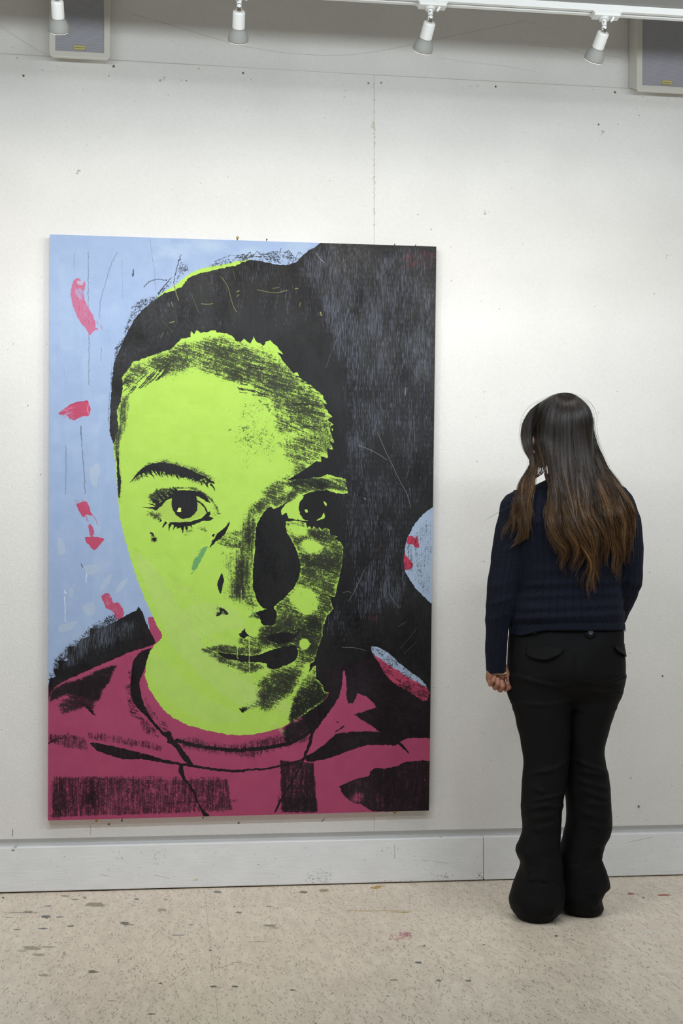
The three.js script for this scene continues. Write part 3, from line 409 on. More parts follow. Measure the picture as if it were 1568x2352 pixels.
  for (let k = 0; k < 60; k++) { const t = rnd(), x = lerp(640, 1000, t) + rr(-30, 60), y = lerp(1250, 1080, t) + rr(-60, 40), l = rr(30, 120); inkLine('h', rr(0.6, 0.85), A([[x, y], [x - l * 0.55, y + l * 0.55]]), rr(1, 3)); }
  for (let k = 0; k < 90; k++) { const x = rr(0, 560), y = 900 + x * 0.55 + rr(-30, 330), l = rr(20, 130); inkLine('h', rr(0.55, 0.85), B([[x, y], [x + l, y + rr(0, 0.3) * l]]), rr(1, 4)); }
  ink('v', 0.68, [...A([[600, 1370], [660, 1290], [670, 1400], [640, 1550], [600, 1640], [575, 1480]])], 5); ink('v', 0.74, C([[540, 40], [620, 0], [600, 150], [598, 300], [608, 440], [590, 600], [578, 480], [570, 300], [548, 130]]), 3); black(C([[575, 230], [590, 260], [592, 350], [605, 430], [590, 560], [582, 480], [575, 340]]));
  ink('g', 0.42, [...B([[60, 1330], [260, 1300], [250, 1420], [120, 1500], [20, 1440]])], 22); ink('g', 0.42, D([[60, 60], [290, 20], [310, 160], [240, 200], [120, 260], [0, 240]]), 22); ink('v', 0.74, B([[310, 1420], [340, 1420], [330, 1540], [312, 1540]]), 4); ink('h', 0.75, D([[305, 100], [345, 130], [380, 200], [360, 200]]), 4);
  ink('g', 0.65, B([[55, 1505], [100, 1500], [85, 1525], [60, 1530]]), 2); ink('g', 0.6, B([[235, 1345], [280, 1350], [250, 1395]]), 2); for (let k = 0; k < 16; k++) { const x = rr(520, 660), y = rr(900, 1060); inkLine('g', 0.55, P([[x, y], [x + rr(2, 10), y + rr(-8, 8)]]), rr(1, 3)); }
  ink('h', 0.6, [...D([[320, 120], [420, 60], [690, 40], [735, 160], [640, 240], [480, 320], [420, 300], [360, 200]])], 10); ink('v', 0.62, D([[600, 0], [735, 0], [735, 160], [660, 220], [600, 100]]), 10);
  // sweep from temple round the nose, brow band
  ink('h', 0.66, D([[640, 262], [480, 300], [400, 350], [300, 405], [240, 455], [170, 540], [100, 640], [80, 760], [40, 830], [90, 850], [140, 850], [150, 770], [190, 680], [260, 600], [290, 605], [420, 545], [390, 470], [410, 400]]), 6); ink('h', 0.72, D([[380, 410], [560, 380], [830, 392], [845, 500], [690, 475], [500, 512], [330, 600], [300, 560], [420, 470]]), 4); ink('h', 0.93, D([[380, 410], [480, 400], [560, 395], [650, 400], [500, 430], [400, 440]]), 5); ink('h', 0.9, D([[560, 420], [700, 420], [690, 460], [600, 466]]), 5);
  ink('v', 0.62, D([[90, 640], [160, 600], [150, 820], [145, 950], [128, 1110], [130, 1300], [60, 1290], [0, 1280], [10, 1000], [40, 830]]), 8); ink('v', 0.84, D([[100, 660], [150, 720], [140, 900], [110, 900], [60, 860]]), 10); ink('v', 0.85, C([[1500, 1040], [1568, 1000], [1568, 1360], [1480, 1350], [1440, 1240], [1500, 1200]]), 10); ink('v', 0.45, C([[1420, 1020], [1520, 960], [1500, 1300], [1440, 1330], [1430, 1200]]), 10); ink('h', 0.7, D([[0, 1180], [120, 1240], [180, 1360], [130, 1400], [60, 1310], [0, 1290]]), 8);
  ink('h', 0.55, C([[1370, 840], [1568, 800], [1568, 900], [1470, 960], [1360, 900]]), 8); black(C([[1455, 742], [1440, 800], [1410, 850], [1345, 905], [1300, 948], [1322, 895], [1370, 830], [1420, 790]])); black(C([[1318, 850], [1340, 836], [1330, 865]])); ink('h', 0.72, C([[1365, 905], [1500, 915], [1560, 890], [1540, 950], [1400, 930]]), 3); ink('g', 0.7, C([[1385, 960], [1420, 975], [1400, 1000]]), 3);
  // cheek dry brushing
  ink('h', 0.66, cheek, 3, false); ink('h', 0.85, D([[520, 960], [800, 970], [780, 1060], [500, 1060]]), 14); ink('h', 0.85, D([[430, 830], [600, 790], [750, 830], [640, 850], [480, 860]]), 8); ink('v', 0.82, D([[480, 1000], [540, 1100], [760, 1100], [700, 1250], [600, 1240], [500, 1150]]), 20); ink('v', 0.82, D([[300, 1400], [360, 1330], [480, 1420], [480, 1560], [310, 1560]]), 12); ink('h', 0.9, D([[560, 1430], [640, 1400], [640, 1560], [500, 1560]]), 16);
  for (const q of [D([[405, 742], [520, 760], [540, 790], [480, 822], [430, 790]]), D([[505, 860], [590, 850], [640, 920], [580, 945], [505, 900]]), D([[405, 1300], [440, 1240], [485, 1198], [560, 1228], [618, 1290], [600, 1370], [530, 1420], [480, 1370], [430, 1330]])]) wipe(q, true, 5);
  ink('g', 0.5, D([[405, 1300], [440, 1240], [560, 1228], [618, 1290], [560, 1310], [480, 1290]]), 26);
  // left brow and eye
  black(C([[672, 445], [700, 405], [735, 360], [790, 315], [850, 290], [940, 280], [1030, 298], [1130, 330], [1230, 375], [1300, 415], [1340, 440], [1290, 440], [1260, 405], [1200, 425], [1150, 395], [1080, 402], [1040, 370], [980, 372], [930, 350], [850, 345], [780, 360], [720, 400]])); ink('h', 0.62, C([[680, 440], [760, 330], [900, 250], [1040, 275], [1180, 320], [1320, 380], [1390, 440], [1250, 455], [1100, 420], [960, 380], [820, 390], [720, 440]]), 4);
  for (let k = 0; k < 18; k++) { const t = k / 17, x = lerp(760, 1310, t), y = 330 + Math.pow(t - 0.3, 2) * 180 + t * 30; taper(C([[x, y]])[0], C([[x + rr(10, 50), y + rr(45, 75)]])[0], rr(4, 8)); }
  black(C([[868, 645], [900, 600], [950, 570], [1005, 530], [1050, 503], [1150, 498], [1225, 508], [1265, 535], [1292, 570], [1302, 597], [1270, 582], [1235, 560], [1190, 548], [1010, 560], [960, 582], [925, 618], [882, 655]])); ink('g', 0.78, C([[820, 545], [880, 492], [960, 478], [1040, 480], [1050, 510], [960, 565], [880, 600], [830, 590]]), 3);
  for (const [a, b, w] of [[[890, 640], [765, 630], 7], [[895, 605], [818, 545], 8], [[905, 590], [838, 570], 7], [[940, 580], [868, 498], 8], [[965, 565], [905, 495], 8], [[1000, 545], [945, 490], 8], [[1030, 525], [985, 470], 8], [[1050, 515], [1010, 468], 7], [[900, 620], [800, 600], 5], [[1040, 505], [1030, 470], 6]]) taper(...C([a, b]), w);
  inkLine('h', 0.68, C([[1040, 482], [1130, 480], [1220, 500], [1300, 560], [1340, 610], [1375, 680]]), 6, 1.5); ink('h', 0.45, C([[1290, 600], [1370, 620], [1390, 700], [1330, 690]]), 8);
  black(C([[1003, 600], [1010, 550], [1060, 505], [1150, 500], [1190, 545], [1205, 610], [1195, 665], [1150, 712], [1100, 722], [1045, 700], [1012, 655]])); wipe(C([[1044, 658], [1058, 638], [1076, 638], [1076, 668], [1050, 668]]), false); fillC('#e4f08f', C([[1044, 658], [1058, 638], [1076, 638], [1076, 668], [1050, 668]]), 1, false);
  inkLine('all', 1, C([[1198, 580], [1235, 600], [1262, 635], [1278, 668]]), 3.4); black(C([[1268, 682], [1298, 664], [1308, 685], [1298, 703], [1328, 718], [1292, 735], [1250, 738], [1200, 758], [1130, 778], [1060, 790], [1010, 768], [985, 755], [1005, 747], [1100, 747], [1180, 735], [1240, 712]]));
  for (const [a, b, w] of [[[960, 745], [925, 795], 7], [[990, 760], [978, 822], 7], [[1035, 765], [1010, 812], 7], [[1085, 775], [1088, 840], 7], [[1120, 770], [1120, 832], 6], [[1060, 770], [1040, 800], 6], [[925, 728], [900, 748], 6], [[1150, 765], [1165, 800], 4]]) taper(...C([a, b]), w);
  ink('g', 0.66, C([[800, 660], [900, 670], [940, 720], [880, 730]]), 4); ink('h', 0.66, C([[1200, 780], [1260, 785], [1285, 830], [1240, 815]]), 4); ink('h', 0.6, C([[1060, 800], [1180, 800], [1160, 850], [1080, 850]]), 6);
  black(C([[832, 828], [860, 838], [868, 862], [850, 850]])); black(C([[845, 880], [870, 865], [888, 870], [870, 898]])); ink('g', 0.72, C([[835, 830], [880, 850], [885, 890], [845, 905]]), 3);
  black(C([[1392, 1150], [1410, 1195], [1400, 1250], [1388, 1305], [1372, 1290], [1360, 1230], [1370, 1190]])); black(C([[1385, 1412], [1445, 1460], [1425, 1472], [1400, 1440], [1380, 1480], [1350, 1478], [1378, 1450]])); ink('g', 0.6, C([[1370, 1400], [1445, 1460], [1350, 1490]]), 4); ink('h', 0.68, C([[1440, 1230], [1480, 1330], [1490, 1385], [1450, 1330]]), 3); ink('h', 0.5, C([[1440, 1040], [1470, 1020], [1420, 1110]]), 4);
  // nose base, lips, chin
  black(D([[195, 1392], [300, 1372], [298, 1480], [215, 1490], [185, 1440]])); ink('g', 0.75, D([[90, 1430], [150, 1395], [200, 1395], [190, 1440], [110, 1440]]), 3); fillC('#5f9a68', D([[120, 1400], [200, 1378], [225, 1382], [160, 1410]]), 0.8);
  ink('h', 0.8, G([[185, 0], [480, 0], [600, 60], [640, 100], [600, 200], [460, 150], [300, 160], [150, 120], [190, 60]]), 8); ink('h', 0.6, G([[480, 0], [655, 0], [600, 220], [470, 250], [470, 140]]), 8); black(G([[240, 72], [300, 50], [400, 40], [440, 62], [470, 35], [472, 0], [482, 20], [462, 72], [430, 92], [420, 112], [340, 125], [270, 110]])); black(G([[75, 10], [78, 40], [150, 92], [90, 70], [60, 90], [28, 60], [40, 45]])); ink('h', 0.66, G([[20, 50], [100, 70], [180, 90], [240, 160], [100, 190], [20, 150]]), 6);
  wipe(G([[480, 122], [500, 90], [540, 95], [562, 130], [540, 165], [502, 168]]), true, 1.5);
  ink('h', 0.72, [...E([[1225, 180], [1280, 157], [1400, 140], [1520, 145]]), ...G([[0, 150], [200, 165], [150, 212], [0, 208]]), ...E([[1500, 220], [1365, 205], [1290, 200]])], 3); ink('h', 0.7, [...E([[1240, 185], [1330, 240], [1400, 290], [1568, 350]]), ...G([[0, 330], [95, 352], [240, 305], [100, 262], [0, 258]]), ...E([[1480, 255], [1365, 205]])], 4);
  black([...E([[1365, 205], [1450, 210], [1568, 230]]), ...G([[0, 206], [150, 215], [250, 180], [380, 145], [458, 148], [468, 200], [440, 258], [300, 316], [245, 305], [225, 272], [100, 262], [0, 260]]), ...E([[1568, 275], [1480, 258], [1410, 237]])]);
  ink('h', 0.74, G([[330, 290], [500, 290], [512, 380], [470, 400], [475, 430], [430, 510], [300, 600], [210, 640], [180, 600], [30, 612], [160, 540], [150, 450], [250, 340]]), 8); ink('v', 0.86, G([[175, 470], [250, 400], [330, 380], [300, 500], [220, 630], [180, 600]]), 10); black(G([[28, 608], [60, 620], [90, 600], [60, 640], [45, 630]])); ink('g', 0.8, G([[40, 600], [110, 600], [90, 630], [50, 635]]), 3); ink('h', 0.82, G([[380, 330], [480, 330], [420, 420], [340, 480]]), 10);
  ink('h', 0.84, G([[430, 545], [510, 400], [603, 285], [606, 392], [655, 440], [665, 480], [705, 490], [680, 545], [600, 600], [420, 722], [395, 706]]), 3, false); ink('h', 0.55, G([[600, 480], [690, 490], [650, 560], [600, 560]]), 6);
  wipe(G([[545, 350], [600, 330], [560, 390], [500, 450]]), true, 8); ink('h', 0.6, G([[545, 350], [600, 330], [560, 390], [500, 450]]), 4);
  // pale drips through the mouth
  for (const [x, y0, y1] of [[15, 100, 240], [105, 60, 330]]) { d.globalAlpha = 0.8; d.strokeStyle = '#000'; d.lineWidth = 1.6 * S; path(d, G([[x, y0], [x + 2, y1]]), false); d.stroke(); d.globalAlpha = 1; }
  // --- shirt lines
  const swoosh = E([[840, 165], [790, 180], [740, 215], [700, 270], [690, 350], [680, 450], [685, 530], [715, 610], [800, 700], [880, 790], [960, 870], [965, 905], [1000, 915], [1040, 960], [1085, 1030], [1130, 1070], [1170, 1080], [1150, 1040], [1060, 920], [1020, 880], [985, 815], [940, 820], [860, 735], [805, 645], [770, 560], [750, 440], [780, 360], [805, 280], [825, 215]]);
  ink('h', 0.52, E([[670, 220], [700, 240], [690, 400], [690, 560], [760, 690], [880, 820], [940, 900], [860, 870], [760, 720], [690, 720], [650, 560], [625, 450], [680, 440], [650, 345], [690, 340]]), 2, false); ink('v', 0.5, E([[700, 700], [820, 740], [900, 820], [810, 850], [740, 740]]), 3, false); ink('h', 0.5, E([[780, 500], [830, 600], [900, 700], [960, 760], [1000, 830], [940, 820], [860, 735], [800, 640]]), 3); black(swoosh);
  inkLine('all', 1, [...E([[1040, 888], [1160, 922], [1300, 947], [1440, 962], [1560, 967]]), ...G([[60, 922], [200, 912], [300, 895], [420, 868], [520, 815], [580, 765]])], 8.5); ink('v', 0.62, [...E([[1060, 870], [1180, 860], [1300, 900], [1568, 920]]), ...G([[0, 890], [200, 830], [380, 800], [480, 790], [560, 800], [540, 860], [300, 930], [80, 990], [0, 970]]), ...E([[1500, 1010], [1280, 990], [1080, 950]])], 5);
  ink('h', 0.9, G([[370, 750], [480, 690], [650, 580], [680, 560], [650, 680], [580, 770], [440, 860], [360, 870]]), 4); inkLine('all', 1, G([[650, 690], [610, 745], [580, 790], [562, 870], [525, 960]]), 7); inkLine('all', 1, G([[525, 960], [480, 1060], [410, 1190], [350, 1285], [302, 1385]]), 4.6);
  inkLine('all', 1, G([[0, 1080], [150, 1070], [260, 1060], [330, 1045], [450, 1015], [545, 970]]), 4.4); inkLine('all', 1, E([[1100, 1075], [1300, 1110], [1470, 1128], [1568, 1128]]), 5.5);
  ink('v', 0.93, E([[365, 912], [390, 902], [550, 935], [700, 970], [830, 1005], [950, 1040], [1060, 1062], [1110, 1090], [900, 1058], [700, 1022], [630, 1037], [500, 1000], [420, 968]]), 0, false); inkLine('all', 1, E([[370, 915], [430, 965], [520, 1000], [640, 1030], [760, 1025], [900, 1050], [1100, 1075]]), 3.5);
  black(E([[1065, 1070], [1090, 1072], [1095, 1130], [1115, 1190], [1180, 1280], [1200, 1340], [1240, 1420], [1298, 1480], [1255, 1482], [1210, 1390], [1170, 1300], [1140, 1250], [1095, 1200], [1060, 1140]]));
  ink('v', 0.62, E([[78, 1180], [350, 1170], [800, 1190], [1440, 1190], [1480, 1435], [1000, 1462], [70, 1490]]), 1.5, false); ink('v', 0.42, E([[100, 1172], [800, 1162], [1440, 1172], [1440, 1195], [80, 1215]]), 2, false); ink('h', 0.9, E([[330, 1392], [700, 1378], [1470, 1350], [1470, 1368], [700, 1396], [330, 1408]]), 3); ink('v', 0.8, E([[75, 1200], [160, 1200], [150, 1480], [72, 1488]]), 8); ink('v', 0.82, E([[330, 1200], [420, 1200], [410, 1390], [340, 1400]]), 8); ink('h', 0.75, E([[70, 1460], [1000, 1440], [1400, 1430], [1400, 1450], [500, 1475], [70, 1492]]), 4);
  ink('v', 0.62, E([[42, 835], [130, 845], [200, 838], [340, 870], [345, 960], [300, 968], [150, 940], [42, 905]]), 2, false); ink('g', 0.95, E([[140, 850], [210, 845], [220, 880], [150, 890]]), 6); inkLine('all', 0.9, E([[42, 912], [90, 885], [150, 868]]), 2.4); ink('v', 0.52, E([[340, 825], [520, 835], [660, 868], [760, 880], [930, 932], [920, 978], [700, 932], [500, 902], [350, 880]]), 2, false);
  // left shoulder
  black([...E([[40, 470], [50, 400], [95, 390], [75, 330], [120, 330], [110, 262], [185, 265], [190, 150], [260, 150], [290, 95], [360, 70], [365, 10]]), ...C([[420, 1585], [470, 1570], [580, 1515], [620, 1490], [680, 1460], [725, 1440], [745, 1405], [772, 1450], [790, 1500], [820, 1575], [850, 1636]]), ...E([[880, 128], [830, 150], [760, 172], [650, 205], [560, 250], [400, 315], [250, 385], [130, 440], [60, 500], [40, 580]])], false);
  ink('h', 0.92, E([[38, 600], [60, 500], [150, 440], [300, 400], [430, 330], [580, 285], [520, 420], [470, 500], [440, 570], [400, 585], [300, 560], [180, 530], [60, 585]]), 3, false); ink('h', 0.74, E([[110, 600], [300, 470], [400, 440], [400, 690], [370, 650], [320, 640], [230, 665], [130, 690]]), 4, false); black(E([[300, 600], [360, 630], [408, 692], [380, 680], [340, 640]]));
  ink('g', 0.6, [...E([[50, 440], [45, 380], [90, 250], [180, 150], [280, 80], [350, 0], [420, -40], [560, -100], [560, 0], [300, 160], [150, 300]])], 4);
  // lower right block and upright square
  ink('v', 0.93, G([[780, 1197], [840, 1170], [900, 1140], [960, 1130], [1005, 1118], [1018, 1080], [1050, 1060], [1140, 1060], [1220, 1040], [1280, 1012], [1380, 1002], [1470, 1003], [1470, 1390], [1030, 1385], [1000, 1365], [950, 1335], [880, 1318], [830, 1280], [795, 1230]]), 0, false); wipe(G([[890, 1270], [945, 1250], [930, 1310], [880, 1310]]), true, 6); ink('v', 0.5, G([[880, 1250], [950, 1240], [940, 1320], [870, 1315]]), 4);
  ink('v', 0.8, G([[335, 998], [400, 1005], [500, 1010], [590, 1020], [600, 1150], [618, 1390], [350, 1392], [340, 1200]]), 1, false); ink('v', 0.93, G([[345, 1285], [612, 1290], [616, 1385], [352, 1388]]), 6, false); ink('v', 0.45, G([[318, 1230], [345, 1230], [350, 1392], [325, 1390]]), 2, false);
  for (const [p, q] of [[[765, 712], [770, 718]], [[750, 785], [815, 748]]]) inkLine('h', 0.8, G([p, q]), 3);
  // scratchy outline over the blue, left of and above the hair
  ink('g', 0.5, A([[1020, 430], [1048, 330], [1075, 262], [1110, 300], [1148, 338], [1090, 380], [1040, 440]]), 2, false); ink('g', 0.46, A([[700, 612], [780, 565], [890, 528], [960, 440], [1015, 400], [1000, 470], [900, 560], [790, 640], [700, 740], [640, 870], [632, 800], [660, 710]]), 2, false); ink('g', 0.5, A([[560, 960], [600, 880], [640, 860], [590, 980], [555, 1060]]), 2, false); ink('g', 0.4, A([[1150, 345], [1300, 300], [1400, 260], [1568, 215], [1568, 280], [1400, 310], [1250, 335]]), 2, false); ink('g', 0.48, B([[0, 215], [100, 205], [165, 195], [340, 180], [400, 180], [450, 235], [480, 195], [520, 190], [470, 260], [400, 288], [300, 280], [120, 250], [0, 265]]), 2, false);
  for (const [pts, w, k] of [[A([[785, 470], [840, 425], [900, 415], [965, 422]]), 1.6, 0.8], [A([[900, 530], [940, 470], [1000, 402]]), 2, 0.8], [A([[1078, 220], [1040, 330], [1020, 430], [1032, 500]]), 1.6, 0.9], [A([[1340, 275], [1420, 240], [1480, 228], [1568, 222]]), 1.6, 0.7], [A([[640, 830], [690, 700], [760, 650]]), 1.6, 0.7], [A([[540, 1070], [528, 1200], [512, 1400], [510, 1550]]), 1.4, 0.6], [B([[0, 232], [150, 228], [330, 232], [460, 238]]), 1.8, 0.75], [B([[310, 275], [345, 165]]), 1.2, 0.8], [B([[95, 215], [110, 195], [130, 225], [165, 188], [200, 215], [270, 190], [340, 190]]), 1.4, 0.75], [B([[370, 215], [400, 180], [440, 225]]), 1.3, 0.8], [B([[460, 225], [480, 190], [500, 215]]), 1.3, 0.8], [A([[555, 960], [600, 930], [620, 890]]), 1.5, 0.8]]) inkLine('g', k, pts, w);
  // --- pale drags over the black
  streak(0.30, B([[560, 180], [1520, 160], [1520, 1568], [850, 1568], [830, 1200], [700, 700]])); streak(0.5, B([[430, 340], [640, 160], [760, 170], [700, 420], [620, 520]])); streak(0.62, B([[650, 530], [780, 540], [860, 1000], [850, 1180], [810, 1100], [740, 830], [680, 680]]), 8); streak(0.55, B([[740, 200], [860, 500], [880, 900], [800, 900], [700, 500]]), 16); streak(0.5, B([[930, 700], [1080, 500], [1090, 1568], [930, 1568]]), 18); streak(0.5, B([[1000, 300], [1240, 180], [1240, 600], [1020, 600]]), 18); streak(0.5, B([[1210, 760], [1480, 800], [1480, 960], [1220, 920]]), 18);
  streak(0.46, D([[830, 0], [1060, 0], [1010, 300], [950, 420], [860, 420], [830, 300]]), 10); streak(0.26, D([[840, 420], [1480, 0], [1480, 560], [1280, 800], [1250, 1100], [1000, 1000], [840, 1000]]), 20); streak(0.5, D([[900, 1100], [1080, 1040], [1260, 1200], [1260, 1320], [1000, 1400], [900, 1400]]), 16); streak(0.4, D([[1100, 900], [1200, 900], [1290, 1150], [1340, 1260], [1200, 1250]]), 10); streak(0.4, [...D([[800, 1350], [960, 1350], [900, 1568], [700, 1568]]), ...G([[650, 100], [700, 0]])], 14);
  streak(0.55, [...E([[200, 150], [380, 20], [600, -60], [740, -20], [640, 100], [420, 170], [300, 240], [140, 370]])], 6); streak(0.16, A([[800, 640], [1568, 330], [1568, 700], [1200, 800], [700, 980], [600, 1060]]), 20); streak(0.16, B([[0, 320], [560, 320], [640, 700], [500, 800], [200, 620]]), 20);
  return { c, d, s };
})();
// combine: the edges wander a little, dry paint catches only the tops of the weave
const paintTex = (() => {
  const c = paintMaps.c.getImageData(0, 0, TW, THT).data, d = paintMaps.d.getImageData(0, 0, TW, THT).data, s = paintMaps.s.getImageData(0, 0, TW, THT).data;
  const out = makeCanvas(TW, THT), g = out.getContext('2d'), im = g.createImageData(TW, THT), hgt = new Uint8Array(TW * THT * 4), rgh = new Uint8Array(TW * THT * 4);
  for (let y = 0; y < THT; y++) for (let x = 0; x < TW; x++) {
    const wx = (fbm(x / 9, y / 9, 41, 2) - 0.5) * 5, wy = (fbm(x / 9, y / 9, 47, 2) - 0.5) * 5, sx = clamp(Math.round(x + wx), 0, TW - 1), sy = clamp(Math.round(y + wy), 0, THT - 1), j = (sy * TW + sx) * 4, i = (y * TW + x) * 4;
    const fine = vn(x / 1.7, y / 1.7, 51), mid = fbm(x / 7, y / 7, 53, 2), big = fbm(x / 34, y / 34, 57, 2);
    const vs = fbm(x / 2.4, y / 46, 61, 2), hs = fbm((x * 0.93 + y * 0.3) / 40, (y * 0.93 - x * 0.3) / 2.6, 67, 2);
    const tv = 0.34 * vs + 0.3 * fine + 0.2 * mid + 0.16 * big, th = 0.3 * hs + 0.3 * fine + 0.22 * mid + 0.18 * big, tg = 0.45 * fine + 0.35 * mid + 0.2 * big;
    const cov = (k, t, w) => (k > 0.97 ? 1 : k < 0.03 ? 0 : sstep(-w, w, (k - 0.56) * 0.66 + 0.5 - t) * (0.78 + 0.2 * sstep(0.6, 0.95, k)));
    const kk = Math.max(cov(d[j] / 255, tv, 0.17), cov(d[j + 1] / 255, th, 0.12), cov(d[j + 2] / 255, tg, 0.11));
    let r = c[j], gg = c[j + 1], b = c[j + 2];
    const weave = ((x % 3 === 0 ? 1 : 0) + (y % 3 === 0 ? 1 : 0)) * -1.5, n = (fine - 0.5) * 7 + (big - 0.5) * 8 + weave;
    r += n; gg += n; b += n * 0.8;
    // black paint, brownish where thin, with pale drags
    const m = (mid - 0.5) * 10 + (vs - 0.5) * 8 + (fbm(x / 120, y / 160, 77, 3) - 0.5) * 26; let kr = 25 + m, kg = 25 + m, kb = 27 + m;
    const inPink = c[j] > 140 && c[j + 1] < 110; if (inPink) { kr += 5; kg -= 3; kb += 1; }
    const st = s[j] / 255, sv = fbm(x / 1.0, y / 20, 71, 2) * 0.78 + vn(x / 22, y / 60, 73) * 0.22, q = st > 0.02 ? sstep(0.0, 0.2, st * 0.55 + 0.07 - (0.78 - sv)) * 0.46 : 0;
    kr = lerp(kr, 132, q); kg = lerp(kg, 141, q); kb = lerp(kb, 165, q);
    im.data[i] = lerp(r, kr, kk); im.data[i + 1] = lerp(gg, kg, kk); im.data[i + 2] = lerp(b, kb, kk); im.data[i + 3] = 255;
    const o = ((THT - 1 - y) * TW + x) * 4, hh = 100 + (fine - 0.5) * 40 + kk * (30 + (vs - 0.5) * 60 + (mid - 0.5) * 40) + q * 25, ro = lerp(150, 118 + (mid - 0.5) * 60 + (fbm(x / 60, y / 90, 79, 2) - 0.5) * 90, kk);
    hgt[o] = hgt[o + 1] = hgt[o + 2] = hh; hgt[o + 3] = 255; rgh[o] = rgh[o + 1] = rgh[o + 2] = ro; rgh[o + 3] = 255;
  }
  g.putImageData(im, 0, 0);
  const q = frame, ln = (pts, w, col, a) => { g.globalAlpha = a; g.strokeStyle = col; g.lineWidth = w; g.lineCap = 'round'; g.beginPath(); g.moveTo(...pts[0]); for (let k = 1; k < pts.length - 1; k++) g.quadraticCurveTo(...pts[k], (pts[k][0] + pts[k + 1][0]) / 2, (pts[k][1] + pts[k + 1][1]) / 2); g.lineTo(...pts[pts.length - 1]); g.stroke(); g.globalAlpha = 1; };
  // scratches through the black down to the colour below
  for (const [pts, w] of [[A([[1022, 450], [1035, 520], [1058, 580]]), 2.6], [A([[1385, 390], [1440, 450], [1465, 560], [1490, 640], [1515, 672]]), 1.8], [A([[1000, 590], [1012, 628]]), 2], [A([[1160, 530], [1180, 600], [1220, 680]]), 1], [A([[920, 725], [960, 770], [1010, 830]]), 1], [A([[985, 755], [1025, 745]]), 3], [A([[1235, 605], [1270, 612], [1325, 605]]), 2.6], [A([[915, 868], [940, 830]]), 1.4], [B([[165, 475], [250, 495], [320, 500], [390, 478]]), 2], [B([[280, 465], [330, 458]]), 1.6], [B([[450, 468], [470, 465]]), 4], [B([[484, 598], [488, 570]]), 2.4], [B([[640, 645], [646, 668]]), 5], [A([[1510, 510], [1535, 505]]), 3], [A([[1510, 550], [1530, 535]]), 2], [A([[1480, 330], [1500, 420]]), 1]]) ln(pts, w, '#a5a860', 0.75);
  for (const [pts, w] of [[D([[925, 140], [1000, 165], [1080, 210], [1140, 250]]), 1.8], [D([[1075, 60], [1120, 170], [1180, 290], [1240, 420], [1290, 500], [1318, 610]]), 1.8], [D([[970, 1070], [920, 1190], [850, 1310]]), 1.6], [D([[1150, 1250], [1200, 1320], [1230, 1365]]), 1.4], [B([[610, 200], [635, 245], [668, 270]]), 2.6], [B([[1280, 1210], [1276, 1265]]), 2.6], [D([[968, 535], [978, 545]]), 4], [D([[1305, 290], [1285, 390]]), 1], [D([[1345, 0], [1345, 170]]), 1], [G([[1240, 160], [1300, 90], [1360, 10]]), 1], [G([[1265, 205], [1360, 110]]), 1], [D([[1225, 1500], [1280, 1465]]), 1.2], [D([[810, 1245], [850, 1232], [868, 1248]]), 1.8], [G([[800, 152], [900, 152], [985, 180]]), 1.4], [B([[880, 570], [760, 840], [680, 1060]]), 1]]) ln(pts, w, '#9c9ea3', 0.7);
  for (let k = 0; k < 60; k++) { const x = rr(60, 300), y = rr(-40, 120); ln(E([[x + 160, y], [x + 150, y + 60], [x + 155 + rr(-20, 20), y + rr(70, 120)]]), rr(0.6, 1.2), '#9aa6b6', 0.35); }
  for (let k = 0; k < 80; k++) { const x = rr(900, 1450), y = rr(320, 840); ln(G([[x, y], [x + rr(10, 60), y + rr(5, 40)]]), rr(0.5, 1.1), rnd() < 0.5 ? '#5e3544' : '#4a4a50', 0.5); }
  for (let k = 0; k < 70; k++) { const x = rr(800, 1450), y = rr(1050, 1370), l = rr(20, 80); ln(G([[x, y], [x - l * 0.25, y + l]]), rr(0.6, 2), '#7d3a55', 0.4); }
  for (const q2 of [B([[1260, 230], [1300, 190], [1420, 180], [1480, 200], [1470, 270], [1330, 280], [1260, 300]]), D([[1020, 930], [1080, 900], [1110, 950], [1040, 980]]), D([[1000, 1420], [1060, 1410], [1060, 1440]])]) { for (let k = 0, kn = q2.length > 5 ? 110 : 40; k < kn; k++) { const a = q2[Math.floor(rnd() * q2.length)], b = q2[Math.floor(rnd() * q2.length)], t = rnd(); ln([[lerp(a[0], b[0], t), lerp(a[1], b[1], t)], [lerp(a[0], b[0], t) + rr(-2, 2), lerp(a[1], b[1], t) + rr(4, 20)]], rr(0.8, 2), q2.length > 5 ? '#84303f' : '#5a2a33', q2.length > 5 ? 0.45 : 0.3); } }
  const dt = (a) => { const t = new THREE.DataTexture(a, TW, THT); t.magFilter = THREE.LinearFilter; t.wrapS = t.wrapT = THREE.ClampToEdgeWrapping; t.needsUpdate = true; return t; };
  return { map: texOf(out, true, THREE.ClampToEdgeWrapping), bump: dt(hgt), rough: dt(rgh) };
})();
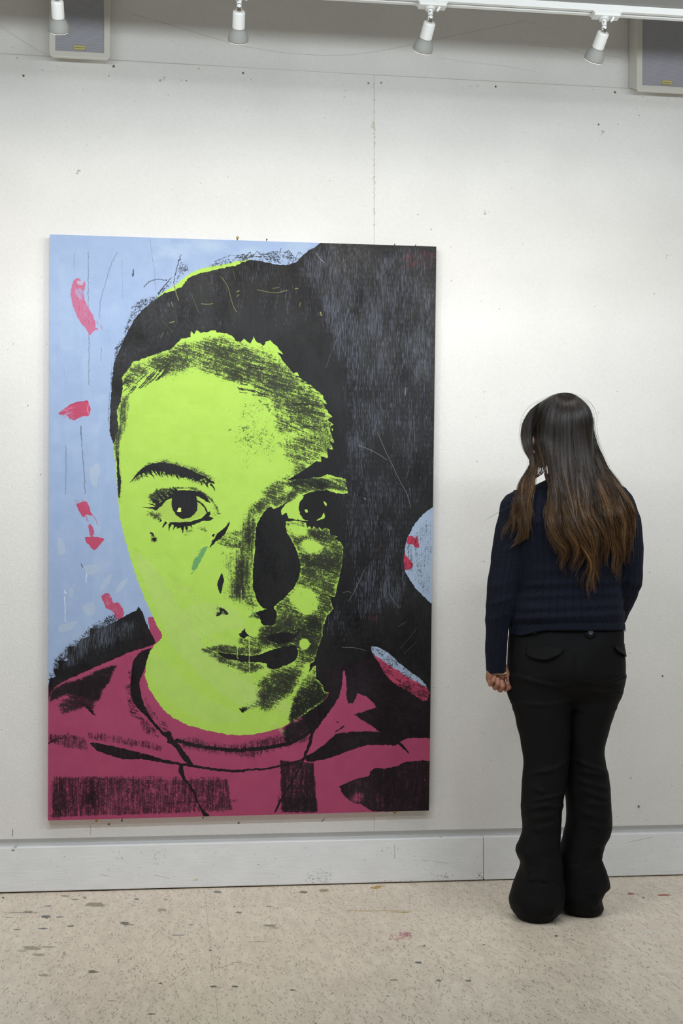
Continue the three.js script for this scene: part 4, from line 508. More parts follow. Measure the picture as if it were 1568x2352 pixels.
{
  const t = thing('portrait_painting', 'large unframed canvas of a green face with black hair and pink shirt on white wall', 'painting', [0, 0, 0]);
  const n = 12, pos = [], uv = [], idx = [], zf = PT + PZ;
  for (let j = 0; j <= n; j++) for (let i = 0; i <= n; i++) {
    const u = i / n, v = j / n, e = (k) => lerp(lerp(corner[0][k], corner[1][k], u), lerp(corner[3][k], corner[2][k], u), v), x = e(0), y = e(1);
    const edge = i === 0 || j === 0 || i === n || j === n;
    pos.push(x, y, zf - (edge ? 0.0015 : 0)); uv.push((x - pX0) / (pX1 - pX0), (y - pY0) / (pY1 - pY0));
  }
  for (let j = 0; j < n; j++) for (let i = 0; i < n; i++) { const a = j * (n + 1) + i, b = a + 1, c = a + n + 1, d = c + 1; idx.push(a, c, b, b, c, d); }
  // turned-over sides
  const side = (list) => { for (let k = 0; k + 1 < list.length; k++) { const b0 = pos.length / 3; for (const q of [list[k], list[k + 1]]) { const x = pos[q * 3], y = pos[q * 3 + 1], z = pos[q * 3 + 2]; pos.push(x, y, z, x, y, PZ); uv.push(uv[q * 2], uv[q * 2 + 1], uv[q * 2], uv[q * 2 + 1]); } idx.push(b0, b0 + 1, b0 + 2, b0 + 2, b0 + 1, b0 + 3); } };
  const N = n + 1, L = [], R = [], T = [], Bt = []; for (let k = 0; k <= n; k++) { L.push(k * N); R.push((n - k) * N + n); T.push(n - k); Bt.push(n * N + k); }
  [L, Bt, R, T].forEach((l) => side(l));
  const geo = new THREE.BufferGeometry(); geo.setAttribute('position', new THREE.Float32BufferAttribute(pos, 3)); geo.setAttribute('uv', new THREE.Float32BufferAttribute(uv, 2)); geo.setIndex(idx); geo.computeVertexNormals();
  mesh('canvas', geo, new THREE.MeshPhysicalMaterial({ specularIntensity: 0.42, map: paintTex.map, roughness: 1, roughnessMap: paintTex.rough, bumpMap: paintTex.bump, bumpScale: 0.0009 }), t);
  // wooden stretcher bars inside
  const wood = new THREE.MeshStandardMaterial({ color: 0xb9935f, roughness: 0.8 }), x0 = Math.max(corner[0][0], corner[3][0]) + 0.004, x1 = Math.min(corner[1][0], corner[2][0]) - 0.004, y0 = Math.max(corner[2][1], corner[3][1]) + 0.004, y1 = Math.min(corner[0][1], corner[1][1]) - 0.004;
  for (const q of [[x0, x1, y0, y0 + 0.05], [x0, x1, y1 - 0.05, y1], [x0, x0 + 0.05, y0 + 0.05, y1 - 0.05], [x1 - 0.05, x1, y0 + 0.05, y1 - 0.05]]) mesh('stretcher_bar', boxGeo(...q, PZ, PT - 0.004), wood, t);
  // screws driven into the wall that the canvas rests on and is held by
  const brass = new THREE.MeshStandardMaterial({ color: 0x8f7c3e, roughness: 0.4, metalness: 0.8 }), steel = new THREE.MeshStandardMaterial({ color: 0x3a3630, roughness: 0.5, metalness: 0.6 });
  for (const [x, y, r, m] of [[545, 548, 0.0048, brass], [612, 552, 0.0025, steel], [222, 1884, 0.0044, brass], [280, 1884, 0.003, steel], [905, 1865, 0.0046, brass], [905, 563, 0.002, steel], [953, 565, 0.002, steel], [466, 1877, 0.0026, steel]]) {
    const p = onWall(x, y, 0.03), l = [[0, 0.042], [r * 0.45, 0.0425], [r * 0.9, 0.042], [r, 0.0405], [r * 0.5, 0.037], [r * 0.45, 0], [0, 0]].map((q) => new THREE.Vector2(...q)).reverse();
    const g = new THREE.LatheGeometry(l, 14); g.rotateX(Math.PI / 2); g.translate(p[0], p[1], 0); mesh('screw', g, m, t);
  }
}
// ------------------------------------------------------------------ the woman
// Built in her own frame: x to her right as seen from behind, y up, z towards the viewer, origin on the floor between her feet.
const PD = 4.10, PS = F / PD, X0 = 1290;
const lx = (px) => (px - X0) / PS, ly = (py) => EYE + (CY - py) / PS;
function surfaceNets(f, lo, hi, cell) {        // f(x, y, z) < 0 inside
  const n = [0, 1, 2].map((k) => Math.ceil((hi[k] - lo[k]) / cell) + 1), [nx, ny, nz] = n, val = new Float32Array(nx * ny * nz), at = (i, j, k) => (j * nz + k) * nx + i;
  for (let j = 0; j < ny; j++) { const y = lo[1] + j * cell; for (let k = 0; k < nz; k++) { const z = lo[2] + k * cell; for (let i = 0; i < nx; i++) val[at(i, j, k)] = f(lo[0] + i * cell, y, z); } }
  const vid = new Int32Array(nx * ny * nz).fill(-1), pos = [], idx = [];
  const ed = [[0, 1], [2, 3], [4, 5], [6, 7], [0, 2], [1, 3], [4, 6], [5, 7], [0, 4], [1, 5], [2, 6], [3, 7]], v = new Float32Array(8);
  for (let j = 0; j < ny - 1; j++) for (let k = 0; k < nz - 1; k++) for (let i = 0; i < nx - 1; i++) {
    let m = 0; for (let c = 0; c < 8; c++) { v[c] = val[at(i + (c & 1), j + ((c >> 1) & 1), k + (c >> 2))]; if (v[c] < 0) m |= 1 << c; }
    if (m === 0 || m === 255) continue;
    let sx = 0, sy = 0, sz = 0, q = 0;
    for (const [a, b] of ed) if ((v[a] < 0) !== (v[b] < 0)) { const t = v[a] / (v[a] - v[b]); sx += lerp(a & 1, b & 1, t); sy += lerp((a >> 1) & 1, (b >> 1) & 1, t); sz += lerp(a >> 2, b >> 2, t); q++; }
    vid[at(i, j, k)] = pos.length / 3; pos.push(lo[0] + (i + sx / q) * cell, lo[1] + (j + sy / q) * cell, lo[2] + (k + sz / q) * cell);
  }
  const quad = (a, b, c, d, flip) => { if (a < 0 || b < 0 || c < 0 || d < 0) return; if (flip) idx.push(a, c, b, a, d, c); else idx.push(a, b, c, a, c, d); };
  for (let j = 1; j < ny - 1; j++) for (let k = 1; k < nz - 1; k++) for (let i = 1; i < nx - 1; i++) {
    const s = val[at(i, j, k)] < 0;
    if (s !== val[at(i + 1, j, k)] < 0) quad(vid[at(i, j - 1, k - 1)], vid[at(i, j, k - 1)], vid[at(i, j, k)], vid[at(i, j - 1, k)], !s);
    if (s !== val[at(i, j + 1, k)] < 0) quad(vid[at(i - 1, j, k - 1)], vid[at(i - 1, j, k)], vid[at(i, j, k)], vid[at(i, j, k - 1)], !s);
    if (s !== val[at(i, j, k + 1)] < 0) quad(vid[at(i - 1, j - 1, k)], vid[at(i, j - 1, k)], vid[at(i, j, k)], vid[at(i - 1, j, k)], !s);
  }
  const nor = new Float32Array(pos.length), e = cell * 0.4;
  for (let i = 0; i < pos.length; i += 3) {
    for (let pass = 0; pass < 2; pass++) {
      const x = pos[i], y = pos[i + 1], z = pos[i + 2], gx = f(x + e, y, z) - f(x - e, y, z), gy = f(x, y + e, z) - f(x, y - e, z), gz = f(x, y, z + e) - f(x, y, z - e), l = Math.hypot(gx, gy, gz) || 1, g = l / (2 * e);
      nor[i] = gx / l; nor[i + 1] = gy / l; nor[i + 2] = gz / l;
      if (pass === 0) { const d = clamp(f(x, y, z) / Math.max(g, 0.3), -cell * 0.7, cell * 0.7); pos[i] -= nor[i] * d; pos[i + 1] -= nor[i + 1] * d; pos[i + 2] -= nor[i + 2] * d; }
    }
  }
  const geo = new THREE.BufferGeometry(); geo.setAttribute('position', new THREE.Float32BufferAttribute(pos, 3)); geo.setAttribute('normal', new THREE.BufferAttribute(nor, 3)); geo.setIndex(idx); return geo;
}
const smin = (a, b, k) => { const h = Math.max(k - Math.abs(a - b), 0) / k; return Math.min(a, b) - h * h * k * 0.25; };
const capsule = (x, y, z, a, b, ra, rb) => { const bx = b[0] - a[0], by = b[1] - a[1], bz = b[2] - a[2], t = clamp(((x - a[0]) * bx + (y - a[1]) * by + (z - a[2]) * bz) / (bx * bx + by * by + bz * bz)); return Math.hypot(x - a[0] - bx * t, y - a[1] - by * t, z - a[2] - bz * t) - lerp(ra, rb, t); };
// a limb or trunk as a pile of ellipses: rows of [photo y, left x, right x, centre z, half depth]
function pile(rows) {
  const R = rows.map(([py, a, b, cz, hz]) => [ly(py), lx((a + b) / 2), (b - a) / 2 / PS, cz, hz]), n = R.length, out = [0, 0, 0, 0];
  const row = (y) => {
    let i = 0; while (i < n - 2 && y < R[i + 1][0]) i++;
    const t = clamp((R[i][0] - y) / (R[i][0] - R[i + 1][0])), p = R[Math.max(0, i - 1)], q = R[i], r = R[i + 1], s = R[Math.min(n - 1, i + 2)];
    for (let k = 1; k < 5; k++) { const m1 = (r[k] - p[k]) * 0.4, m2 = (s[k] - q[k]) * 0.4, t2 = t * t, t3 = t2 * t; out[k - 1] = (2 * t3 - 3 * t2 + 1) * q[k] + (t3 - 2 * t2 + t) * m1 + (-2 * t3 + 3 * t2) * r[k] + (t3 - t2) * m2; }
    return out;
  };
  let ky = NaN, a, c, cz, hz;
  const f = (x, y, z, pw = 2) => {
    if (y !== ky) { ky = y; const o = row(y); c = o[0]; a = o[1]; cz = o[2]; hz = o[3]; }
    const dx = Math.abs(x - c) / a, dz = Math.abs(z - cz) / hz, q = pw === 2 ? Math.sqrt(dx * dx + dz * dz) : Math.pow(Math.pow(dx, pw) + Math.pow(dz, pw), 1 / pw);
    return Math.max((q - 1) * Math.min(a, hz), y - R[0][0], R[n - 1][0] - y);
  };
  f.row = (y) => row(y).slice(); return f;
}
// folds: ridges (amp > 0) or creases along lines seen from behind
const foldField = (list) => { const L = list.map(([x1, y1, x2, y2, amp, w]) => [lx(x1), ly(y1), lx(x2), ly(y2), amp, w / PS]); return (x, y) => { let s = 0; for (const [ax, ay, bx, by, amp, w] of L) { const ux = bx - ax, uy = by - ay, t = clamp(((x - ax) * ux + (y - ay) * uy) / (ux * ux + uy * uy)), d = Math.hypot(x - ax - ux * t, y - ay - uy * t); if (d < w * 3) s += amp * Math.exp(-(d * d) / (w * w)) * sstep(0, 0.18, Math.min(t, 1 - t) + 0.06); } return s; }; };

// --- trousers
const legL = pile([[1560, 1167, 1306, 0.005, 0.100], [1585, 1168, 1307, 0.008, 0.098], [1618, 1175, 1307, 0.012, 0.092], [1661, 1185, 1306, 0.014, 0.086], [1703, 1195, 1305, 0.014, 0.080], [1745, 1202, 1304, 0.013, 0.074], [1788, 1197, 1301, 0.014, 0.073], [1824, 1195, 1292, 0.015, 0.072], [1852, 1194, 1288, 0.016, 0.073], [1903, 1197, 1286, 0.018, 0.077], [1930, 1189, 1284, 0.020, 0.080], [1946, 1184, 1283, 0.021, 0.082], [1962, 1189, 1284, 0.022, 0.083], [1980, 1196, 1287, 0.024, 0.085], [2005, 1184, 1289, 0.026, 0.090], [2038, 1173, 1291, 0.028, 0.098], [2060, 1167, 1291, 0.030, 0.104], [2080, 1171, 1288, 0.030, 0.104], [2092, 1178, 1277, 0.030, 0.098], [2102, 1186, 1268, 0.030, 0.09]]);
const legR = pile([[1560, 1304, 1431, -0.012, 0.098], [1588, 1303, 1424, -0.014, 0.095], [1624, 1303, 1414, -0.016, 0.090], [1675, 1303, 1403, -0.020, 0.083], [1725, 1303, 1391, -0.024, 0.076], [1753, 1303, 1394, -0.026, 0.073], [1787, 1301, 1401, -0.028, 0.073], [1820, 1301, 1404, -0.030, 0.073], [1845, 1305, 1406, -0.031, 0.074], [1893, 1303, 1410, -0.034, 0.078], [1921, 1297, 1407, -0.036, 0.080], [1949, 1291, 1394, -0.038, 0.083], [1972, 1285, 1384, -0.040, 0.085], [2008, 1281, 1397, -0.043, 0.092], [2041, 1280, 1406, -0.046, 0.099], [2052, 1281, 1397, -0.048, 0.101], [2062, 1284, 1388, -0.049, 0.103], [2080, 1288, 1389, -0.050, 0.102], [2092, 1294, 1391, -0.050, 0.098], [2102, 1298, 1386, -0.050, 0.088]]);
const hips = pile([[1432, 1176, 1428, 0, 0.108], [1445, 1172, 1430, 0, 0.112], [1480, 1168, 1430, 0.002, 0.122], [1515, 1166, 1432, 0.005, 0.13], [1548, 1166, 1432, 0.006, 0.128], [1575, 1167, 1427, 0.003, 0.11], [1600, 1172, 1420, 0, 0.085], [1622, 1200, 1400, 0, 0.05]]);
const trouserFolds = foldField([
  [1170, 1548, 1215, 1562, 0.006, 5], [1215, 1562, 1262, 1572, 0.006, 5], [1262, 1574, 1303, 1562, 0.004, 5], [1310, 1560, 1372, 1567, 0.004, 5], [1372, 1567, 1430, 1552, 0.006, 5], [1345, 1583, 1424, 1589, 0.006, 5], [1172, 1611, 1240, 1614, 0.006, 4], [1240, 1614, 1304, 1606, 0.004, 4], [1300, 1575, 1307, 1500, -0.003, 6],
  [1205, 1770, 1260, 1760, 0.006, 6], [1260, 1760, 1295, 1742, 0.005, 6], [1204, 1795, 1240, 1812, 0.006, 6], [1215, 1830, 1290, 1815, 0.005, 5], [1198, 1850, 1250, 1838, 0.005, 6], [1230, 1838, 1292, 1848, 0.005, 5], [1200, 1872, 1270, 1862, 0.004, 7], [1215, 1895, 1285, 1880, 0.004, 8],
  [1320, 1745, 1392, 1772, 0.006, 6], [1330, 1768, 1398, 1780, 0.006, 6], [1325, 1790, 1402, 1812, 0.005, 6], [1335, 1812, 1402, 1836, 0.005, 6], [1345, 1840, 1405, 1850, 0.005, 6], [1330, 1862, 1400, 1880, 0.004, 8], [1350, 1890, 1408, 1905, 0.004, 7],
  [1190, 1945, 1204, 1990, 0.0078, 13], [1203, 1985, 1208, 2010, 0.0052, 10], [1250, 1960, 1235, 2010, 0.0059, 17], [1235, 2010, 1245, 2070, 0.0052, 17], [1282, 1950, 1262, 2010, 0.0046, 13], [1262, 2010, 1255, 2075, 0.0052, 14], [1205, 2040, 1225, 2080, 0.0039, 17], [1250, 2070, 1285, 2075, 0.0052, 12],
  [1368, 1935, 1384, 1975, 0.0078, 13], [1384, 1975, 1394, 2030, 0.0059, 14], [1345, 1990, 1360, 2050, 0.0052, 17], [1355, 2052, 1385, 2058, 0.0065, 12], [1345, 2075, 1372, 2066, 0.0046, 10], [1310, 1980, 1325, 2070, 0.0039, 20]]);
const trouser = (x, y, z) => {
  let d = smin(legL(x, y, z), legR(x, y, z), 0.006); d = smin(d, hips(x, y, z, 2.3), 0.022);
  if (d < 0.035 && d > -0.05) { const w = sstep(-0.05, 0.02, z); d -= trouserFolds(x, y) * w; d -= (fbm(x * 18 + z * 9, y * 14, 81, 2) - 0.5) * 0.006; }
  return d;
};
// --- sweater: trunk, two sleeves
const trunk = pile([[1088, 1268, 1332, -0.02, 0.05], [1100, 1255, 1345, -0.02, 0.056], [1112, 1232, 1366, -0.015, 0.066], [1124, 1205, 1398, -0.008, 0.078], [1138, 1182, 1420, 0, 0.09], [1160, 1170, 1433, 0.006, 0.105], [1195, 1168, 1438, 0.01, 0.118], [1240, 1172, 1434, 0.01, 0.123], [1300, 1180, 1424, 0.005, 0.119], [1355, 1178, 1423, 0.0, 0.117], [1395, 1171, 1428, 0.002, 0.123], [1420, 1167, 1432, 0.003, 0.126], [1440, 1168, 1433, 0.003, 0.124], [1456, 1169, 1432, 0.003, 0.121]]);
const sleeveL = pile([[1128, 1182, 1212, 0, 0.02], [1138, 1166, 1218, 0.002, 0.038], [1155, 1154, 1222, 0.004, 0.05], [1180, 1145, 1220, 0.006, 0.056], [1217, 1136, 1212, 0.01, 0.057], [1287, 1125, 1200, 0.02, 0.054], [1343, 1116, 1188, 0.03, 0.051], [1385, 1113, 1180, 0.032, 0.05], [1427, 1112, 1168, 0.03, 0.046], [1460, 1112, 1163, 0.028, 0.043], [1500, 1112, 1161, 0.024, 0.04], [1532, 1113, 1161, 0.022, 0.038], [1546, 1115, 1161, 0.022, 0.036]]);
const sleeveR = pile([[1112, 1395, 1424, -0.01, 0.02], [1122, 1390, 1438, -0.008, 0.038], [1140, 1388, 1450, -0.006, 0.05], [1169, 1394, 1463, -0.004, 0.056], [1197, 1400, 1473, -0.004, 0.057], [1231, 1404, 1477, -0.004, 0.057], [1275, 1407, 1478, -0.006, 0.055], [1315, 1408, 1477, -0.012, 0.053], [1345, 1405, 1475, -0.024, 0.053], [1365, 1400, 1471, -0.04, 0.053], [1390, 1392, 1463, -0.062, 0.05], [1415, 1384, 1455, -0.086, 0.047], [1440, 1376, 1447, -0.11, 0.045], [1462, 1366, 1436, -0.13, 0.042], [1480, 1352, 1420, -0.15, 0.04], [1500, 1338, 1404, -0.168, 0.037]]);
const sweaterFolds = foldField([[1195, 1345, 1420, 1338, 0.005, 7], [1185, 1372, 1425, 1362, 0.006, 7], [1180, 1398, 1430, 1388, 0.006, 8], [1172, 1420, 1430, 1410, 0.006, 7], [1170, 1434, 1430, 1428, -0.004, 4], [1210, 1310, 1330, 1318, 0.003, 8], [1200, 1180, 1235, 1230, 0.004, 10], [1215, 1200, 1262, 1215, 0.004, 8], [1118, 1350, 1180, 1330, 0.003, 8], [1116, 1390, 1170, 1372, 0.004, 7], [1116, 1425, 1165, 1410, 0.003, 7], [1420, 1330, 1474, 1350, 0.004, 8], [1425, 1380, 1468, 1370, 0.004, 7], [1430, 1405, 1460, 1400, 0.003, 6], [1166, 1466, 1240, 1442, 0.004, 6]]);
const hemCut = (x) => ly(lerp(1462, 1447, sstep(lx(1166), lx(1245), x)));
const sweaterParts = (x, y, z) => [trunk(x, y, z, 2.25), sleeveL(x, y, z), sleeveR(x, y, z)];
const sweater = (x, y, z) => {
  const t = trunk(x, y, z, 2.25); let d = smin(t, sleeveL(x, y, z), 0.008 + 0.03 * sstep(ly(1200), ly(1150), y)); d = smin(d, sleeveR(x, y, z), 0.008 + 0.03 * sstep(ly(1190), ly(1140), y));
  if (d < 0.03 && d > -0.04) { d -= sweaterFolds(x, y) * sstep(-0.06, 0.02, z); d -= (fbm(x * 16, y * 20 + z * 8, 91, 2) - 0.5) * 0.006; }
  return x > lx(1170) ? Math.max(d, hemCut(x) - y - (x > lx(1432) || z < -0.09 ? 9 : 0)) : d;
};
// --- bare body: head turned to the painting, neck, hands; a slim core under the clothes joins them
const HY = 0.72, HC = [lx(1283), ly(995), 0.0], fwd = [-Math.sin(HY), 0, -Math.cos(HY)], rgt = [Math.cos(HY), 0, -Math.sin(HY)];
const inHead = (x, y, z) => { const dx = x - HC[0], dy = y - HC[1], dz = z - HC[2]; return [dx * rgt[0] + dz * rgt[2], dy, dx * fwd[0] + dz * fwd[2]]; };
const ell = (x, y, z, a, b, c) => { const q = Math.sqrt((x / a) ** 2 + (y / b) ** 2 + (z / c) ** 2); return (q - 1) * Math.min(a, b, c); };
const headF = (X, Y, Z) => {
  const [x, y, z] = inHead(X, Y, Z), ax = Math.abs(x);
  let d = ell(x, y - 0.028, z + 0.012, 0.074, 0.088, 0.092);                         // skull
  d = smin(d, ell(x, y + 0.038, z - 0.03, 0.054, 0.062, 0.056), 0.03);               // jaw
  d = smin(d, capsule(x, y, z, [0, 0.0, 0.086], [0, -0.032, 0.100], 0.007, 0.0105), 0.012);   // nose
  d = smin(d, Math.hypot(ax - 0.009, y + 0.036, z - 0.094) - 0.0065, 0.006);         // nostrils
  d = smin(d, ell(ax - 0.045, y + 0.025, z - 0.062, 0.02, 0.016, 0.016), 0.02);      // cheekbones
  d = Math.max(d, -(ell(ax - 0.031, y - 0.006, z - 0.092, 0.014, 0.009, 0.010)));    // eye sockets
  d = smin(d, Math.hypot(ax - 0.031, y - 0.005, z - 0.0715) - 0.0122, 0.003);        // eyeballs
  d = smin(d, capsule(ax, y, z, [0.014, 0.024, 0.086], [0.044, 0.026, 0.07], 0.005, 0.004), 0.008); // brows
  d = smin(d, ell(x, y + 0.061, z - 0.088, 0.022, 0.0055, 0.008), 0.004);            // upper lip
  d = smin(d, ell(x, y + 0.0705, z - 0.086, 0.018, 0.0062, 0.008), 0.003);           // lower lip
  d = smin(d, ell(x, y + 0.088, z - 0.072, 0.018, 0.014, 0.016), 0.014);             // chin
  d = smin(d, ell(ax - 0.071, y + 0.008, z + 0.008, 0.007, 0.027, 0.016), 0.006);    // ears
  return smin(d, capsule(X, Y, Z, [HC[0] + 0.016, HC[1] - 0.06, 0.02], [lx(1300), ly(1140), 0.0], 0.05, 0.056), 0.025);
};
function handF(ox, oy, oz, mir, turn) {          // hanging hand, palm to the viewer, fingers half closed
  const ct = Math.cos(turn), st = Math.sin(turn), fingers = [
    [[-0.0245, -0.024, -0.002], [-0.024, -0.039, 0.012], [-0.019, -0.028, 0.026], [-0.013, -0.017, 0.020], 0.0076],
    [[-0.010, -0.031, -0.004], [-0.0085, -0.050, 0.011], [-0.006, -0.038, 0.029], [-0.004, -0.024, 0.024], 0.0084],
    [[0.005, -0.035, -0.005], [0.008, -0.057, 0.009], [0.009, -0.046, 0.030], [0.008, -0.031, 0.026], 0.0086],
    [[0.019, -0.033, -0.006], [0.027, -0.055, 0.004], [0.031, -0.049, 0.026], [0.026, -0.037, 0.029], 0.0082]];
  return (X, Y, Z) => {
    const ux = (X - ox) * mir, uy = Y - oy, uz = Z - oz, x = ux * ct - uz * st, y = uy, z = ux * st + uz * ct;
    let d = smin(capsule(x, y, z, [0.002, 0.05, 0], [0.0, 0.0, -0.002], 0.026, 0.022), ell(x + 0.003, y + 0.018, z + 0.004, 0.032, 0.032, 0.0145), 0.012);
    d = smin(d, ell(x + 0.021, y + 0.01, z - 0.004, 0.012, 0.024, 0.013), 0.006);    // heel of the hand
    d = smin(d, ell(x - 0.014, y + 0.006, z - 0.005, 0.012, 0.022, 0.013), 0.006);   // ball of the thumb
    for (const [a, b, c, e, r] of fingers) { let q = capsule(x, y, z, a, b, r * 1.08, r); q = smin(q, capsule(x, y, z, b, c, r, r * 0.92), 0.002); q = smin(q, capsule(x, y, z, c, e, r * 0.92, r * 0.78), 0.002); d = smin(d, q, 0.0022); }
    let th = capsule(x, y, z, [0.022, 0.012, 0.002], [0.033, -0.012, 0.008], 0.0115, 0.0092); th = smin(th, capsule(x, y, z, [0.033, -0.012, 0.008], [0.036, -0.037, 0.014], 0.0092, 0.0072), 0.003);
    return smin(d, th, 0.004);
  };
}
const HL = [lx(1139), ly(1541), 0.024], HR = [lx(1352), ly(1520), -0.185];
const handL = handF(...HL, 1, 0.15), handR = handF(...HR, -1, -0.6);
const core = (x, y, z) => {
  let d = capsule(x, y, z, [lx(1300), ly(1130), 0], [lx(1300), ly(1420), 0], 0.06, 0.06);
  const J = (a, b, ra, rb) => { d = smin(d, capsule(x, y, z, a, b, ra, rb), 0.02); };
  J([lx(1300), ly(1150), 0], [lx(1192), ly(1160), 0.004], 0.05, 0.036); J([lx(1190), ly(1165), 0.004], [lx(1150), ly(1370), 0.03], 0.036, 0.03); J([lx(1150), ly(1370), 0.03], [lx(1139), ly(1530), 0.024], 0.03, 0.021);
  J([lx(1300), ly(1150), 0], [lx(1415), ly(1148), -0.006], 0.05, 0.036); J([lx(1418), ly(1160), -0.006], [lx(1438), ly(1345), -0.02], 0.036, 0.03); J([lx(1438), ly(1345), -0.02], [lx(1372), ly(1490), -0.16], 0.03, 0.021); J([lx(1372), ly(1490), -0.16], HR, 0.021, 0.02);
  J([lx(1300), ly(1420), 0], [lx(1240), ly(1530), 0.005], 0.06, 0.065); J([lx(1240), ly(1530), 0.005], [lx(1250), ly(1790), 0.014], 0.066, 0.042); J([lx(1250), ly(1790), 0.014], [lx(1238), ly(2070), 0.03], 0.042, 0.03);
  J([lx(1300), ly(1420), 0], [lx(1365), ly(1530), -0.01], 0.06, 0.062); J([lx(1365), ly(1530), -0.01], [lx(1350), ly(1790), -0.028], 0.06, 0.042); J([lx(1350), ly(1790), -0.028], [lx(1342), ly(2070), -0.05], 0.042, 0.03);
  J([lx(1300), ly(1140), 0], [lx(1300), ly(1085), 0.005], 0.05, 0.046);
  return d;
};
const pos0 = ray(X0, CY), person = thing('person', 'woman seen from behind in navy cable-knit sweater and black flared trousers, facing the painting', 'person', [pos0[0] * PD, 0, DIST + pos0[2] * PD]);
person.rotation.y = -TH;
const noUV = (g) => { const p = g.attributes.position, uv = new Float32Array(p.count * 2); for (let i = 0; i < p.count; i++) { uv[i * 2] = p.getX(i) + p.getZ(i) * 0.4; uv[i * 2 + 1] = p.getY(i); } g.setAttribute('uv', new THREE.BufferAttribute(uv, 2)); return g; };
M.skin = new THREE.MeshPhysicalMaterial({ color: 0x9c6b57, roughness: 0.55, bumpMap: stippleMap, bumpScale: 0.0002 });
{
  const box = (c, r) => [c.map((v, k) => v - r[k]), c.map((v, k) => v + r[k])];
  const parts = [surfaceNets((x, y, z) => smin(headF(x, y, z), core(x, y, z), 0.02), [HC[0] - 0.14, HC[1] - 0.19, -0.15], [HC[0] + 0.14, HC[1] + 0.13, 0.13], 0.0036),
    surfaceNets(handL, ...box([HL[0], HL[1] - 0.015, HL[2] + 0.005], [0.056, 0.066, 0.05]), 0.0016), surfaceNets(handR, ...box([HR[0], HR[1] - 0.015, HR[2] + 0.005], [0.06, 0.066, 0.058]), 0.0026),
    surfaceNets(core, [-0.27, 0.02, -0.24], [0.24, 1.36, 0.12], 0.012)];
  mesh('body', mergeGeometries(parts.map(noUV)), M.skin, person);
}
// --- garments as meshes
M.trousers = new THREE.MeshPhysicalMaterial({ color: 0x0e0e10, roughness: 0.66, specularIntensity: 0.28, sheen: 0.04, sheenRoughness: 0.6, sheenColor: new THREE.Color(0.25, 0.25, 0.27), bumpMap: grayTex(128, 128, (u, v) => 0.5 + 0.5 * Math.sin((u + v) * 6.2832 * 16), 1 / 0.024, 1 / 0.024), bumpScale: 0.00025 });
mesh('trousers', noUV(surfaceNets(trouser, [-0.2, 0.001, -0.19], [0.215, ly(1430), 0.175], 0.0052)), M.trousers, person).userData.label = 'black flared trousers with wrinkled legs';
// cable knit: ropes between purl grooves, 17 mm apart
const knit = grayTex(256, 512, (u, v) => {
  const c = (u * 2) % 1, e = Math.min(c, 1 - c), sd = u < 0.5 ? 1 : -1, wob = 0.05 * Math.sin(v * 6.2832 * 6 + (u < 0.5 ? 0 : 2)), groove = sstep(0.02, 0.14, Math.abs(e + wob * (c < 0.5 ? 1 : -1))), rope = Math.sqrt(Math.max(0, 1 - Math.pow((c - 0.5) / 0.5, 2)));
  const d = (v * 6 + sd * (c - 0.5) * 0.9 + 40) % 1, tw = sstep(0, 0.22, Math.min(d, 1 - d));
  return 0.1 + groove * (0.25 + 0.35 * rope) + 0.22 * tw * groove + 0.05 * Math.sin(v * 6.2832 * 40) * Math.sin(u * 6.2832 * 20);
}, 1 / 0.036, 1 / 0.084);
M.knit = new THREE.MeshPhysicalMaterial({ color: 0x121624, roughness: 0.9, specularIntensity: 0.4, sheen: 0.25, sheenRoughness: 0.5, sheenColor: new THREE.Color(0.16, 0.19, 0.3), bumpMap: knit, bumpScale: 0.0042 });
M.rib = new THREE.MeshPhysicalMaterial({ color: 0x121624, roughness: 0.9, specularIntensity: 0.4, sheen: 0.25, sheenRoughness: 0.5, sheenColor: new THREE.Color(0.16, 0.19, 0.3), bumpMap: grayTex(64, 8, (u) => 0.5 + 0.5 * Math.sin(u * 6.2832 * 8), 1 / 0.024, 1), bumpScale: 0.0006 });
function knitMesh(f, lo, hi, cell, keep) {        // uv runs round the trunk or the sleeve that a face belongs to
  const g = surfaceNets(f, lo, hi, cell), p = g.attributes.position, n = g.attributes.normal, I = g.index.array, P3 = [], N3 = [], U3 = [];
  const piles = [trunk, sleeveL, sleeveR], rad = [0.135, 0.05, 0.05];
  for (let t = 0; t < I.length; t += 3) {
    const v = [I[t], I[t + 1], I[t + 2]], m = [0, 1, 2].map((k) => (p.getComponent(v[0], k) + p.getComponent(v[1], k) + p.getComponent(v[2], k)) / 3);
    if (keep && !keep(...m)) continue;
    const ds = sweaterParts(...m), w = ds.indexOf(Math.min(...ds)), R = piles[w];
    let ref = null;
    for (const q of v) {
      const x = p.getX(q), y = p.getY(q), z = p.getZ(q), r = R.row(y); let a = Math.atan2((x - r[0]) / r[1], (z - r[2]) / r[3]);
      if (ref === null) ref = a; else { while (a - ref > Math.PI) a -= 2 * Math.PI; while (a - ref < -Math.PI) a += 2 * Math.PI; }
      P3.push(x, y, z); N3.push(n.getX(q), n.getY(q), n.getZ(q)); U3.push(a * rad[w] + (w ? 0.009 : 0), y);
    }
  }
  const o = new THREE.BufferGeometry(); o.setAttribute('position', new THREE.Float32BufferAttribute(P3, 3)); o.setAttribute('normal', new THREE.Float32BufferAttribute(N3, 3)); o.setAttribute('uv', new THREE.Float32BufferAttribute(U3, 2)); return o;
}
const sLo = [lx(1104), ly(1552), -0.225], sHi = [lx(1486), ly(1082), 0.155];
